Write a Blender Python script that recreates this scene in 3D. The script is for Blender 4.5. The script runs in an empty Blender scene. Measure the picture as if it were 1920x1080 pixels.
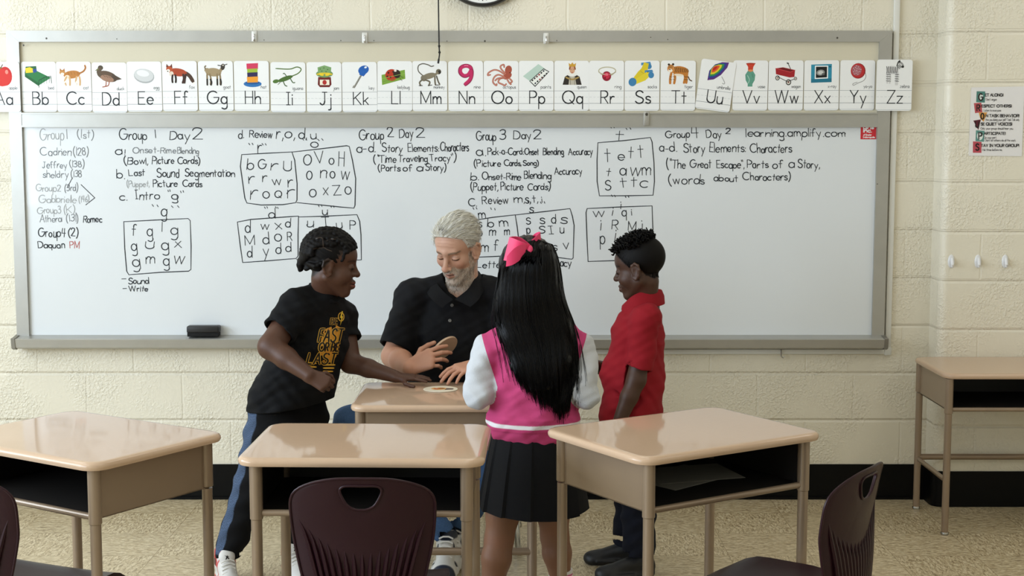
import bpy, bmesh, math, random
import numpy as np
from mathutils import Vector, Matrix
random.seed(7); RNG = np.random.default_rng(7)
SC = bpy.context.scene; COL = SC.collection
PI = math.pi
# ---------------------------------------------------------------- camera geometry (1920x1080 frame)
F_PX = 2660.0; TH = math.radians(5.88); HC = 1.527; WALL = 5.977
_c, _s = math.cos(TH), math.sin(TH)
def ray(px, py):
    u = (540 - py) / F_PX
    return Vector(((px - 960) / F_PX, _c + u * _s, -_s + u * _c))
def at_y(px, py, Y):
    r = ray(px, py); t = Y / r.y
    return Vector((r.x * t, Y, HC + r.z * t))
def at_z(px, py, Z):
    r = ray(px, py); t = (Z - HC) / r.z
    return Vector((r.x * t, r.y * t, Z))
cam = bpy.data.cameras.new('camera'); camo = bpy.data.objects.new('camera', cam); COL.objects.link(camo)
camo.location = (0, 0, HC); camo.rotation_euler = (PI / 2 - TH, 0, 0)
cam.sensor_width = 36; cam.lens = F_PX / 1920 * 36; cam.clip_start = 0.05
SC.camera = camo
vs = SC.view_settings
SC.display_settings.display_device = 'sRGB'
vs.view_transform = 'Standard'; vs.look = 'None'; vs.gamma = 1; vs.use_curve_mapping = False
# ---------------------------------------------------------------- colours and materials
def lin(v):
    return v / 12.92 if v <= 0.04045 else ((v + 0.055) / 1.055) ** 2.4
def C(h):
    if isinstance(h, str):
        h = h.lstrip('#')
        if len(h) == 3: h = ''.join(ch * 2 for ch in h)
        return tuple(lin(int(h[i:i + 2], 16) / 255) for i in (0, 2, 4))
    return tuple(h)
MATS = {}
def mat(name, col=None, rough=0.5, metal=0.0, coat=0.0, spec=0.5, attr=None, bump=None, var=None, sheen=0.0, emit=None):
    """bump=(scale, strength, detail[, stretch xyz]); var=(scale, amount): slight colour variation of the stuff itself"""
    if name in MATS: return MATS[name]
    m = bpy.data.materials.new(name); m.use_nodes = True; nt = m.node_tree; N = nt.nodes; L = nt.links
    b = N['Principled BSDF']
    b.inputs['Roughness'].default_value = rough; b.inputs['Metallic'].default_value = metal
    b.inputs['Coat Weight'].default_value = coat; b.inputs['Coat Roughness'].default_value = 0.03
    b.inputs['Specular IOR Level'].default_value = spec
    b.inputs['Sheen Weight'].default_value = sheen
    src = None
    if attr:
        a = N.new('ShaderNodeAttribute'); a.attribute_name = attr; src = a.outputs['Color']
    elif col is not None:
        c4 = (*C(col), 1); b.inputs['Base Color'].default_value = c4
        if var:
            tc = N.new('ShaderNodeTexCoord'); n = N.new('ShaderNodeTexNoise'); n.inputs['Scale'].default_value = var[0]
            n.inputs['Detail'].default_value = 4; L.new(tc.outputs['Object'], n.inputs['Vector'])
            mx = N.new('ShaderNodeMix'); mx.data_type = 'RGBA'; L.new(n.outputs['Fac'], mx.inputs['Factor'])
            k = var[1]
            mx.inputs['A'].default_value = (*[x * (1 - k) for x in c4[:3]], 1)
            mx.inputs['B'].default_value = (*[min(1, x * (1 + k)) for x in c4[:3]], 1)
            src = mx.outputs['Result']
    if src is not None: L.new(src, b.inputs['Base Color'])
    if bump:
        tc = N.new('ShaderNodeTexCoord'); n = N.new('ShaderNodeTexNoise'); n.inputs['Scale'].default_value = bump[0]
        n.inputs['Detail'].default_value = bump[2] if len(bump) > 2 else 3
        v = tc.outputs['Object']
        if len(bump) > 3:
            mp = N.new('ShaderNodeMapping'); mp.inputs['Scale'].default_value = bump[3]; L.new(v, mp.inputs['Vector']); v = mp.outputs['Vector']
        L.new(v, n.inputs['Vector'])
        bp = N.new('ShaderNodeBump'); bp.inputs['Strength'].default_value = bump[1]; bp.inputs['Distance'].default_value = 0.004
        L.new(n.outputs['Fac'], bp.inputs['Height']); L.new(bp.outputs['Normal'], b.inputs['Normal'])
    if emit:
        b.inputs['Emission Color'].default_value = (*C(emit[0]), 1); b.inputs['Emission Strength'].default_value = emit[1]
    MATS[name] = m
    return m
# ---------------------------------------------------------------- mesh builder
class MB:
    def __init__(self): self.v = []; self.f = []; self.c = []; self.has_c = False; self.sm = []
    def add(self, vs_, fs, col=None, smooth=False):
        o = len(self.v); self.v.extend([tuple(p) for p in vs_])
        for f in fs: self.f.append(tuple(i + o for i in f)); self.sm.append(smooth)
        if col is not None: self.has_c = True
        self.c.extend([col or (0, 0, 0)] * len(vs_))
    def box(self, lo, hi, col=None, M=None):
        x0, y0, z0 = lo; x1, y1, z1 = hi
        p = [(x0, y0, z0), (x1, y0, z0), (x1, y1, z0), (x0, y1, z0), (x0, y0, z1), (x1, y0, z1), (x1, y1, z1), (x0, y1, z1)]
        if M is not None: p = [tuple(M @ Vector(q)) for q in p]
        self.add(p, [(3, 2, 1, 0), (4, 5, 6, 7), (0, 1, 5, 4), (1, 2, 6, 5), (2, 3, 7, 6), (3, 0, 4, 7)], col)
    def bevel_box(self, lo, hi, r=0.003, seg=2, M=None, col=None):
        bm = bmesh.new(); bmesh.ops.create_cube(bm, size=1)
        for v in bm.verts:
            v.co = Vector([(lo[i] + hi[i]) / 2 + v.co[i] * (hi[i] - lo[i]) for i in range(3)])
        bmesh.ops.bevel(bm, geom=bm.edges[:], offset=r, segments=seg, affect='EDGES', profile=0.5)
        self.from_bm(bm, M, col)
    def from_bm(self, bm, M=None, col=None, smooth=True):
        bm.verts.ensure_lookup_table(); bm.verts.index_update()
        self.add([(M @ v.co if M is not None else v.co) for v in bm.verts], [[v.index for v in f.verts] for f in bm.faces], col, smooth); bm.free()
    def tube(self, pts, r, n=10, col=None, closed=False, caps=True, flat=None):
        """pts polyline, r radius or list; flat=(dir, factor) squashes the section along dir"""
        P = [Vector(p) for p in pts]; m = len(P); R = r if isinstance(r, (list, tuple)) else [r] * m
        T = []
        for i in range(m):
            a = P[(i - 1) % m] if closed or i > 0 else P[i]; b = P[(i + 1) % m] if closed or i < m - 1 else P[i]
            t = (b - a); T.append(t.normalized() if t.length > 1e-9 else Vector((0, 0, 1)))
        up = Vector((0, 0, 1)) if abs(T[0].z) < 0.9 else Vector((1, 0, 0))
        nn = (up - T[0] * up.dot(T[0])).normalized(); vs_ = []; fs = []
        for i in range(m):
            nn = (nn - T[i] * nn.dot(T[i])); nn = nn.normalized() if nn.length > 1e-6 else T[i].orthogonal().normalized()
            bb = T[i].cross(nn)
            for k in range(n):
                a = 2 * PI * k / n; d = (nn * math.cos(a) + bb * math.sin(a)) * R[i]
                if flat: fd = Vector(flat[0]); d = d - fd * d.dot(fd) * (1 - flat[1])
                vs_.append(P[i] + d)
        for i in range(m if closed else m - 1):
            j = (i + 1) % m
            for k in range(n): fs.append((i * n + k, i * n + (k + 1) % n, j * n + (k + 1) % n, j * n + k))
        if caps and not closed:
            fs.append(tuple(range(n - 1, -1, -1))); fs.append(tuple(range((m - 1) * n, m * n)))
        self.add(vs_, fs, col, True)
    def lathe(self, prof, n=24, M=None, col=None):
        vs_ = []; fs = []
        for r, z in prof:
            for k in range(n):
                p = Vector((r * math.cos(2 * PI * k / n), r * math.sin(2 * PI * k / n), z)); vs_.append(M @ p if M is not None else p)
        for i in range(len(prof) - 1):
            for k in range(n): fs.append((i * n + k, i * n + (k + 1) % n, (i + 1) * n + (k + 1) % n, (i + 1) * n + k))
        fs.append(tuple(range(n - 1, -1, -1))); fs.append(tuple(range((len(prof) - 1) * n, len(prof) * n)))
        self.add(vs_, fs, col, True)
    def prism(self, poly, t0, t1, fn, col=None):
        """poly 2d; fn(u, v, t) -> 3d point"""
        n = len(poly)
        self.add([fn(u, v, t0) for u, v in poly] + [fn(u, v, t1) for u, v in poly],
                 [tuple(range(n - 1, -1, -1)), tuple(range(n, 2 * n))] + [(i, (i + 1) % n, (i + 1) % n + n, i + n) for i in range(n)], col)
    def sphere(self, c, r, n=12, col=None, sc=(1, 1, 1), M=None):
        bm = bmesh.new(); bmesh.ops.create_uvsphere(bm, u_segments=n, v_segments=max(6, n // 2 + 2), radius=r)
        for v in bm.verts: v.co = Vector((v.co.x * sc[0], v.co.y * sc[1], v.co.z * sc[2]))
        MM = Matrix.Translation(Vector(c)) @ (M if M is not None else Matrix())
        self.from_bm(bm, MM, col)
    def build(self, name, m, parent=None, off=None, weld=False, attr='Col'):
        me = bpy.data.meshes.new(name)
        vv = self.v if off is None else [(p[0] - off[0], p[1] - off[1], p[2] - off[2]) for p in self.v]
        me.from_pydata(vv, [], self.f); me.polygons.foreach_set('use_smooth', self.sm)
        if self.has_c:
            a = me.color_attributes.new(attr, 'FLOAT_COLOR', 'POINT')
            a.data.foreach_set('color', np.array([(*c, 1) for c in self.c], np.float32).ravel())
        me.update()
        o = bpy.data.objects.new(name, me); COL.objects.link(o)
        for x in (m if isinstance(m, (list, tuple)) else [m]): me.materials.append(x)
        if parent: o.parent = parent
        if any(self.sm):
            try: me.set_sharp_from_angle(angle=math.radians(40))
            except Exception: pass
        return o
def tag(o, label=None, cat=None, group=None, kind=None):
    if label: o['label'] = label
    if cat: o['category'] = cat
    if group: o['group'] = group
    if kind: o['kind'] = kind
    return o
def thing(name, label, cat, loc=(0, 0, 0), rz=0.0, group=None):
    o = bpy.data.objects.new(name, None); COL.objects.link(o); o.location = loc; o.rotation_euler = (0, 0, rz)
    o.empty_display_size = 0.1
    return tag(o, label, cat, group)
def copy_tree(o, parent=None):
    c = o.copy(); COL.objects.link(c)
    if parent: c.parent = parent
    for ch in list(o.children): copy_tree(ch, c)
    return c
# ---------------------------------------------------------------- single-stroke alphabet (cap height 10, x-height 5.5)
_B = '@2.4,2.75,2.4,2.75,0,360'
GLY = {
'a': _B + '/4.8,5.5 4.8,0', 'b': '0,10 0,0/' + _B, 'c': '@2.6,2.75,2.6,2.75,45,315', 'd': _B + '/4.8,10 4.8,0',
'e': '.1,2.9 4.9,2.9/@2.5,2.75,2.45,2.75,3,320', 'f': '~3.7,9.3 2.7,10 1.5,9.2 1.3,7.3/1.3,7.4 1.3,0/0,5.5 3,5.5',
'g': _B + '/4.8,5.5 4.8,-2/~4.8,-2 4.2,-3.6 2.4,-4.2 .5,-3.4', 'h': '0,10 0,0/~0,3.2 1,5 2.6,5.5 4,4.9 4.4,3.4/4.4,3.5 4.4,0',
'i': '0,5.5 0,0/0,7.5 0,8.1', 'j': '1.4,5.5 1.4,-2.6/~1.4,-2.6 .9,-3.9 -.6,-4/1.4,7.5 1.4,8.1', 'k': '0,10 0,0/3.8,5.5 0,2.2/1.3,3.3 4,0',
'l': '0,10 0,0', 'm': '0,5.5 0,0/~0,3.4 .9,5.1 2,5.5 2.9,4.8 3.2,3.4/3.2,3.5 3.2,0/~3.2,3.4 4.1,5.1 5.2,5.5 6.1,4.8 6.4,3.4/6.4,3.5 6.4,0',
'n': '0,5.5 0,0/~0,3.2 1,5 2.5,5.5 3.9,4.9 4.3,3.4/4.3,3.5 4.3,0', 'o': '@2.5,2.75,2.5,2.75,90,450', 'p': '0,5.5 0,-4.2/' + _B,
'q': _B + '/4.8,5.5 4.8,-4.2', 'r': '0,5.5 0,0/~0,2.8 .9,4.8 2.2,5.5 3.2,5.2',
's': '~3.9,4.7 2.4,5.5 .6,4.9 .7,3.5 2.2,2.9 3.8,2.1 3.7,.6 2,0 .2,.8', 't': '1.6,9 1.6,0/0,5.8 3.4,5.8',
'u': '0,5.5 0,2/~0,2.1 .6,.4 2.2,0 3.7,.7 4.4,2.4/4.4,5.5 4.4,0', 'v': '0,5.5 2.2,0 4.4,5.5', 'w': '0,5.5 1.6,0 3.2,5.5 4.8,0 6.4,5.5',
'x': '0,5.5 4.2,0/4.2,5.5 0,0', 'y': '0,5.5 2.3,.3/4.6,5.5 1,-4', 'z': '0,5.5 4.2,5.5 0,0 4.2,0',
'A': '0,0 3.6,10 7.2,0/1.3,3.6 5.9,3.6', 'B': '0,0 0,10 2.8,10/@2.8,7.65,2.4,2.35,90,-90/3,5.3 0,5.3/@3,2.65,2.9,2.65,90,-90/3,0 0,0',
'C': '@4.6,5,4.6,5,48,312', 'D': '0,0 0,10 2.4,10/@2.4,5,4.4,5,90,-90/2.4,0 0,0', 'E': '5.2,10 0,10 0,0 5.2,0/0,5.2 4.4,5.2',
'F': '5,10 0,10 0,0/0,5.2 4.2,5.2', 'G': '@4.6,5,4.6,5,48,360/9.2,5 5.2,5', 'H': '0,10 0,0/6,10 6,0/0,5.2 6,5.2',
'I': '1.6,10 1.6,0/.2,10 3,10/.2,0 3,0', 'J': '4,10 4,3/~4,3.1 3.4,.8 1.8,0 .2,1.4/2.2,10 5.8,10', 'K': '0,10 0,0/6,10 0,4.4/1.6,5.8 6.2,0',
'L': '0,10 0,0 5,0', 'M': '0,0 0,10 4,1 8,10 8,0', 'N': '0,0 0,10 6.4,0 6.4,10', 'O': '@4.8,5,4.8,5,90,450',
'P': '0,0 0,10 2.8,10/@2.8,7.4,2.7,2.6,90,-90/2.8,4.8 0,4.8', 'Q': '@4.8,5,4.8,5,90,450/5.8,2.8 9,-.4',
'R': '0,0 0,10 2.8,10/@2.8,7.4,2.7,2.6,90,-90/2.8,4.8 0,4.8/2.6,4.8 5.8,0',
'S': '~6,8.5 4.4,9.8 2.4,9.9 .6,8.6 .7,6.6 2.6,5.4 4.8,4.5 6.2,3 5.6,1 3.6,0 1.4,.3 0,1.6', 'T': '3.2,10 3.2,0/0,10 6.4,10',
'U': '0,10 0,3.2/@3.2,3.2,3.2,3.2,180,360/6.4,3.2 6.4,10', 'V': '0,10 3.6,0 7.2,10', 'W': '0,10 2.6,0 5.2,10 7.8,0 10.4,10',
'X': '0,10 6.4,0/6.4,10 0,0', 'Y': '0,10 3.2,5/6.4,10 3.2,5 3.2,0', 'Z': '0,10 6,10 0,0 6,0',
'1': '.6,10 .6,0', '2': '~.2,7.8 1,9.6 2.8,10 4.6,9 4.6,7 3,4.2 .2,.3/.2,.2 5.2,0', '3': '~.2,8.8 1.8,10 3.8,9.6 4.4,8 3.6,6 1.8,5.4/~1.8,5.4 4,4.9 4.9,3 4,.8 2,0 0,1',
'4': '1,10 .2,4.4 5,4.4/3.8,10 3.4,0', '6': '~4,9.6 1.6,7 .3,3.5 1,.7 3,0 4.7,1.4 4.4,3.6 2.6,4.6 .6,3.2', '8': '@2.4,7.6,2,2.3,0,360/@2.4,2.6,2.4,2.7,0,360',
'.': '0,0 .3,.5', ',': '.7,.9 0,-1.4', ':': '0,4.2 .2,4.7/0,.4 .2,.9', '(': '~2,11.5 .3,8 0,4 1,0 2.4,-2.5', ')': '~0,11.5 1.8,8 2.2,4 1.4,0 .1,-2.5',
'"': '0,10.5 .5,8.4/1.7,10.5 2.1,8.4', "'": '.3,10.5 .3,8.2', '-': '0,3.2 2.8,3.2', '!': '.4,10 .4,3/.4,0 .4,.6', '?': '~0,8 1,9.8 3,9.8 4,8 3,6 1.8,4.6 1.8,3/1.8,0 1.8,.6'}
def crom(P, k=5):
    out = []; n = len(P)
    for i in range(n - 1):
        p0 = P[max(i - 1, 0)]; p1 = P[i]; p2 = P[i + 1]; p3 = P[min(i + 2, n - 1)]
        for j in range(k):
            t = j / k; a = [0, 0]
            for d in (0, 1):
                a[d] = 0.5 * (2 * p1[d] + (p2[d] - p0[d]) * t + (2 * p0[d] - 5 * p1[d] + 4 * p2[d] - p3[d]) * t * t + (3 * p1[d] - p0[d] - 3 * p2[d] + p3[d]) * t ** 3)
            out.append(tuple(a))
    out.append(tuple(P[-1])); return out
_gc = {}
def glyph(ch):
    if ch in _gc: return _gc[ch]
    st = []
    for s in GLY[ch].split('/'):
        if s[0] == '@':
            cx, cy, rx, ry, a0, a1 = [float(t) for t in s[1:].split(',')]
            n = max(8, int(abs(a1 - a0) / 18))
            st.append([(cx + rx * math.cos(math.radians(a0 + (a1 - a0) * i / n)), cy + ry * math.sin(math.radians(a0 + (a1 - a0) * i / n))) for i in range(n + 1)])
        else:
            P = [tuple(float(t) for t in q.split(',')) for q in s.lstrip('~').split()]
            st.append(crom(P) if s[0] == '~' else P)
    w = max(p[0] for q in st for p in q); _gc[ch] = (st, w); return _gc[ch]
def text_strokes(txt, jit=0.0, gap=1.5, space=3.6):
    """strokes of a line in glyph units, total width"""
    x = 0; out = []; rn = random.random
    for ch in txt:
        if ch == ' ': x += space; continue
        st, w = glyph(ch)
        a = (rn() - .5) * .16 * jit; sx = 1 + (rn() - .5) * .22 * jit; sy = 1 + (rn() - .5) * .2 * jit; dy = (rn() - .5) * .9 * jit
        sh = (rn() - .5) * .10 * jit
        for q in st:
            ox, oy, sc_ = (rn() - .5) * .5 * jit, (rn() - .5) * .5 * jit, 1 + (rn() - .5) * .08 * jit
            if len(q) < 3 and abs(q[0][1] - q[-1][1]) < 1: ox *= .3
            out.append([(x + ((px_ + py_ * sh) * sx * math.cos(a) + py_ * math.sin(a) * .9) * sc_ + ox, py_ * sy * sc_ + dy - px_ * math.sin(a) + oy) for px_, py_ in q])
        x += w * sx + gap * (1 + (rn() - .5) * .5 * jit)
    return out, max(x - gap, 0.1)
def ribbon(mb, pts, hw, fn, col, z):
    """flat stroke of half width hw along 2d pts; fn(u, v, z) -> 3d"""
    n = len(pts)
    if n < 2: return
    vs_ = []
    for i in range(n):
        a = pts[max(i - 1, 0)]; b = pts[min(i + 1, n - 1)]
        dx, dy = b[0] - a[0], b[1] - a[1]; l = math.hypot(dx, dy) or 1e-9
        ex = 0
        p = pts[i]
        if i == 0 or i == n - 1:
            ex = (-1 if i == 0 else 1) * hw * .6
        p = (p[0] + dx / l * ex, p[1] + dy / l * ex)
        k = hw * (0.7 if i in (0, n - 1) else 1)
        zi = z + i * .000004
        vs_.append(fn(p[0] - dy / l * k, p[1] + dx / l * k, zi)); vs_.append(fn(p[0] + dy / l * k, p[1] - dx / l * k, zi))
    mb.add(vs_, [(2 * i, 2 * i + 1, 2 * i + 3, 2 * i + 2) for i in range(n - 1)], col)
def polyline_sharp(mb, pts, hw, fn, col, z):
    """split a polyline at sharp corners so that ribbons keep their width"""
    cur = [pts[0]]; z = z + random.random() * .00025
    for i in range(1, len(pts)):
        cur.append(pts[i])
        if i < len(pts) - 1:
            a = math.atan2(pts[i][1] - pts[i - 1][1], pts[i][0] - pts[i - 1][0]); b = math.atan2(pts[i + 1][1] - pts[i][1], pts[i + 1][0] - pts[i][0])
            d = abs((b - a + PI) % (2 * PI) - PI)
            if d > 0.7: ribbon(mb, cur, hw, fn, col, z); cur = [pts[i]]
    ribbon(mb, cur, hw, fn, col, z)
def fit_text(mb, txt, x0, x1, yb, cap, hw, fn, col, z, jit=0.0, slope=0.0, gap=1.5, space=3.6, up=1):
    """a line between x0 and x1 with its baseline at yb (y grows downwards if up=-1)"""
    st, w = text_strokes(txt, jit, gap, space); ky = cap / 10; k = min((x1 - x0) / w, 2.2 * ky)
    for q in st:
        polyline_sharp(mb, [(x0 + p[0] * k, yb + up * p[1] * ky + slope * p[0] * k) for p in q], hw, fn, col, z)
INK = mat('printed_ink', attr='Col', rough=0.45, spec=0.3)
EXPO, LAMP_W, WIN_W = -0.42, 9, 400
# ================================================================ the room
XL, XR, YB, CEIL = -4.4, 3.6, -2.6, 3.0
def wall_material():
    m = bpy.data.materials.new('painted_block'); m.use_nodes = True; nt = m.node_tree; N = nt.nodes; L = nt.links; b = N['Principled BSDF']
    b.inputs['Roughness'].default_value = 0.38; b.inputs['Specular IOR Level'].default_value = 0.45
    tc = N.new('ShaderNodeTexCoord'); sp = N.new('ShaderNodeSeparateXYZ'); L.new(tc.outputs['Object'], sp.inputs[0])
    sub = N.new('ShaderNodeMath'); sub.operation = 'SUBTRACT'; L.new(sp.outputs['X'], sub.inputs[0]); L.new(sp.outputs['Y'], sub.inputs[1])
    a1 = N.new('ShaderNodeMath'); a1.operation = 'ADD'; a1.inputs[1].default_value = WALL - 0.952 + 0.4064 * 40; L.new(sub.outputs[0], a1.inputs[0])
    a2 = N.new('ShaderNodeMath'); a2.operation = 'ADD'; a2.inputs[1].default_value = -0.1395 + 0.2032 * 4; L.new(sp.outputs['Z'], a2.inputs[0])
    cb = N.new('ShaderNodeCombineXYZ'); L.new(a1.outputs[0], cb.inputs[0]); L.new(a2.outputs[0], cb.inputs[1])
    wob = N.new('ShaderNodeTexNoise'); wob.inputs['Scale'].default_value = 9; L.new(tc.outputs['Object'], wob.inputs['Vector'])
    br = N.new('ShaderNodeTexBrick'); br.inputs['Scale'].default_value = 1; br.inputs['Brick Width'].default_value = 0.4064; br.inputs['Row Height'].default_value = 0.2032
    br.inputs['Mortar Size'].default_value = 0.0055; br.inputs['Mortar Smooth'].default_value = 0.6; br.inputs['Bias'].default_value = 0
    mixv = N.new('ShaderNodeMix'); mixv.data_type = 'VECTOR'; mixv.inputs['Factor'].default_value = 0.006
    L.new(cb.outputs[0], mixv.inputs['A']); L.new(wob.outputs['Color'], mixv.inputs['B']); L.new(mixv.outputs['Result'], br.inputs['Vector'])
    # vertical joints are nearly filled with paint: fade them against the bed joints
    pp = N.new('ShaderNodeMath'); pp.operation = 'PINGPONG'; pp.inputs[1].default_value = 0.1016; L.new(a2.outputs[0], pp.inputs[0])
    mr = N.new('ShaderNodeMapRange'); mr.inputs['From Min'].default_value = 0.0015; mr.inputs['From Max'].default_value = 0.009; mr.inputs['To Min'].default_value = 1; mr.inputs['To Max'].default_value = 0; L.new(pp.outputs[0], mr.inputs['Value'])
    vj = N.new('ShaderNodeMath'); vj.operation = 'MULTIPLY'; vj.inputs[1].default_value = 0.3; L.new(br.outputs['Fac'], vj.inputs[0])
    jt = N.new('ShaderNodeMath'); jt.operation = 'MAXIMUM'; L.new(mr.outputs['Result'], jt.inputs[0]); L.new(vj.outputs[0], jt.inputs[1])
    n1 = N.new('ShaderNodeTexNoise'); n1.inputs['Scale'].default_value = 95; n1.inputs['Detail'].default_value = 2.5; n1.inputs['Distortion'].default_value = 0.45
    L.new(tc.outputs['Object'], n1.inputs['Vector'])
    n2 = N.new('ShaderNodeTexNoise'); n2.inputs['Scale'].default_value = 5; L.new(tc.outputs['Object'], n2.inputs['Vector'])
    rp = N.new('ShaderNodeValToRGB'); rp.color_ramp.elements[0].position = 0.42; rp.color_ramp.elements[1].position = 0.70; L.new(n1.outputs['Fac'], rp.inputs[0])
    rp2 = N.new('ShaderNodeValToRGB'); rp2.color_ramp.elements[0].position = 0.40; rp2.color_ramp.elements[1].position = 0.60
    rp2.color_ramp.elements[0].color = (0.1, 0.1, 0.1, 1); L.new(n2.outputs['Fac'], rp2.inputs[0])
    mu = N.new('ShaderNodeMath'); mu.operation = 'MULTIPLY'; L.new(rp.outputs['Color'], mu.inputs[0]); L.new(rp2.outputs['Color'], mu.inputs[1])
    b1 = N.new('ShaderNodeBump'); b1.inputs['Strength'].default_value = 0.6; b1.inputs['Distance'].default_value = 0.004; L.new(mu.outputs[0], b1.inputs['Height'])
    b2 = N.new('ShaderNodeBump'); b2.invert = True; b2.inputs['Strength'].default_value = 0.7; b2.inputs['Distance'].default_value = 0.006
    L.new(jt.outputs[0], b2.inputs['Height']); L.new(b1.outputs['Normal'], b2.inputs['Normal']); L.new(b2.outputs['Normal'], b.inputs['Normal'])
    n3 = N.new('ShaderNodeTexNoise'); n3.inputs['Scale'].default_value = 2.2; n3.inputs['Detail'].default_value = 5; L.new(tc.outputs['Object'], n3.inputs['Vector'])
    mx = N.new('ShaderNodeMix'); mx.data_type = 'RGBA'; L.new(n3.outputs['Fac'], mx.inputs['Factor'])
    mx.inputs['A'].default_value = (*C('ded7c4'), 1); mx.inputs['B'].default_value = (*C('e6e0cf'), 1); L.new(mx.outputs['Result'], b.inputs['Base Color'])
    return m
def floor_material():
    m = bpy.data.materials.new('vinyl_tile'); m.use_nodes = True; nt = m.node_tree; N = nt.nodes; L = nt.links; b = N['Principled BSDF']
    b.inputs['Roughness'].default_value = 0.3; b.inputs['Specular IOR Level'].default_value = 0.35
    tc = N.new('ShaderNodeTexCoord'); mp = N.new('ShaderNodeMapping'); mp.inputs['Location'].default_value = (0.11, 0.05, 0.0137); L.new(tc.outputs['Object'], mp.inputs['Vector'])
    ck = N.new('ShaderNodeTexChecker'); ck.inputs['Scale'].default_value = 1 / 0.3048; L.new(mp.outputs['Vector'], ck.inputs['Vector'])
    ns = []
    for sc in ((34, 120, 1), (120, 34, 1)):
        q = N.new('ShaderNodeMapping'); q.inputs['Scale'].default_value = sc; L.new(tc.outputs['Object'], q.inputs['Vector'])
        n = N.new('ShaderNodeTexNoise'); n.inputs['Scale'].default_value = 1; n.inputs['Detail'].default_value = 3; n.inputs['Roughness'].default_value = 0.65; n.inputs['Distortion'].default_value = 0.9
        L.new(q.outputs['Vector'], n.inputs['Vector']); ns.append(n)
    mx = N.new('ShaderNodeMix'); L.new(ck.outputs['Fac'], mx.inputs['Factor']); L.new(ns[0].outputs['Fac'], mx.inputs['A']); L.new(ns[1].outputs['Fac'], mx.inputs['B'])
    rp = N.new('ShaderNodeValToRGB'); cr = rp.color_ramp
    cr.elements[0].position = 0.36; cr.elements[0].color = (*C('8d7c60'), 1); cr.elements[1].position = 0.66; cr.elements[1].color = (*C('d8cbae'), 1)
    e = cr.elements.new(0.46); e.color = (*C('b3a281'), 1); e = cr.elements.new(0.54); e.color = (*C('c3b393'), 1)
    L.new(mx.outputs['Result'], rp.inputs[0])
    br = N.new('ShaderNodeTexBrick'); br.offset = 0; br.inputs['Scale'].default_value = 1; br.inputs['Brick Width'].default_value = 0.3048; br.inputs['Row Height'].default_value = 0.3048
    br.inputs['Mortar Size'].default_value = 0.0012; br.inputs['Mortar Smooth'].default_value = 0.3; L.new(mp.outputs['Vector'], br.inputs['Vector'])
    m2 = N.new('ShaderNodeMix'); m2.data_type = 'RGBA'; L.new(br.outputs['Fac'], m2.inputs['Factor']); L.new(rp.outputs['Color'], m2.inputs['A']); m2.inputs['B'].default_value = (*C('8a7858'), 1)
    L.new(m2.outputs['Result'], b.inputs['Base Color'])
    return m
WALLM = wall_material(); FLOORM = floor_material()
BLACK_VINYL = mat('black_vinyl', '050505', rough=0.45, spec=.15, bump=(30, 0.1))
PLAST_W = mat('white_plastic', 'dcdcd6', rough=0.35)
def struct(name, mb, m, parent=None):
    o = mb.build(name, m, parent)
    if parent is None: o['kind'] = 'structure'
    return o
mb = MB(); mb.box((XL - .2, YB - .2, -.1), (XR + .2, WALL + .2, 0)); struct('floor', mb, FLOORM)
mb = MB(); mb.box((XL, WALL, 0), (XR, WALL + .2, CEIL)); struct('wall_back', mb, WALLM)
mb = MB(); mb.box((XL, YB - .2, 0), (XR, YB, CEIL)); struct('wall_front', mb, WALLM)
mb = MB(); mb.box((XR, YB - .2, 0), (XR + .2, WALL + .2, CEIL)); struct('wall_right', mb, WALLM)
mb = MB(); mb.box((XL - .2, YB - .2, CEIL), (XR + .2, WALL + .2, CEIL + .1)); struct('ceiling', mb, mat('ceiling_tile', 'e4e2da', rough=0.9, bump=(60, .3)))
# left wall with a long strip of windows
WZ0, WZ1, WY0, WY1 = 0.95, 2.65, -1.2, 4.6
mb = MB()
mb.box((XL - .2, YB - .2, 0), (XL, WALL + .2, WZ0)); mb.box((XL - .2, YB - .2, WZ1), (XL, WALL + .2, CEIL))
mb.box((XL - .2, YB - .2, WZ0), (XL, WY0, WZ1)); mb.box((XL - .2, WY1, WZ0), (XL, WALL + .2, WZ1)); struct('wall_left', mb, WALLM)
FRM = mat('window_aluminium', 'a9aaa8', rough=0.4, metal=0.8)
mb = MB()
for y in np.linspace(WY0, WY1, 6): mb.box((XL - .12, y - .025, WZ0), (XL - .06, y + .025, WZ1))
for z in (WZ0 + .02, (WZ0 + WZ1) / 2 + .2, WZ1 - .02): mb.box((XL - .115, WY0, z - .022), (XL - .065, WY1, z + .022))
win = struct('window_1', mb, FRM)
mb = MB(); mb.box((XL - .14, WY0 - .02, WZ0 - .04), (XL + .12, WY1 + .02, WZ0)); win_sill = mb.build('window_sill', mat('sill_stone', 'b9b2a2', rough=.5), win)
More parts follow.
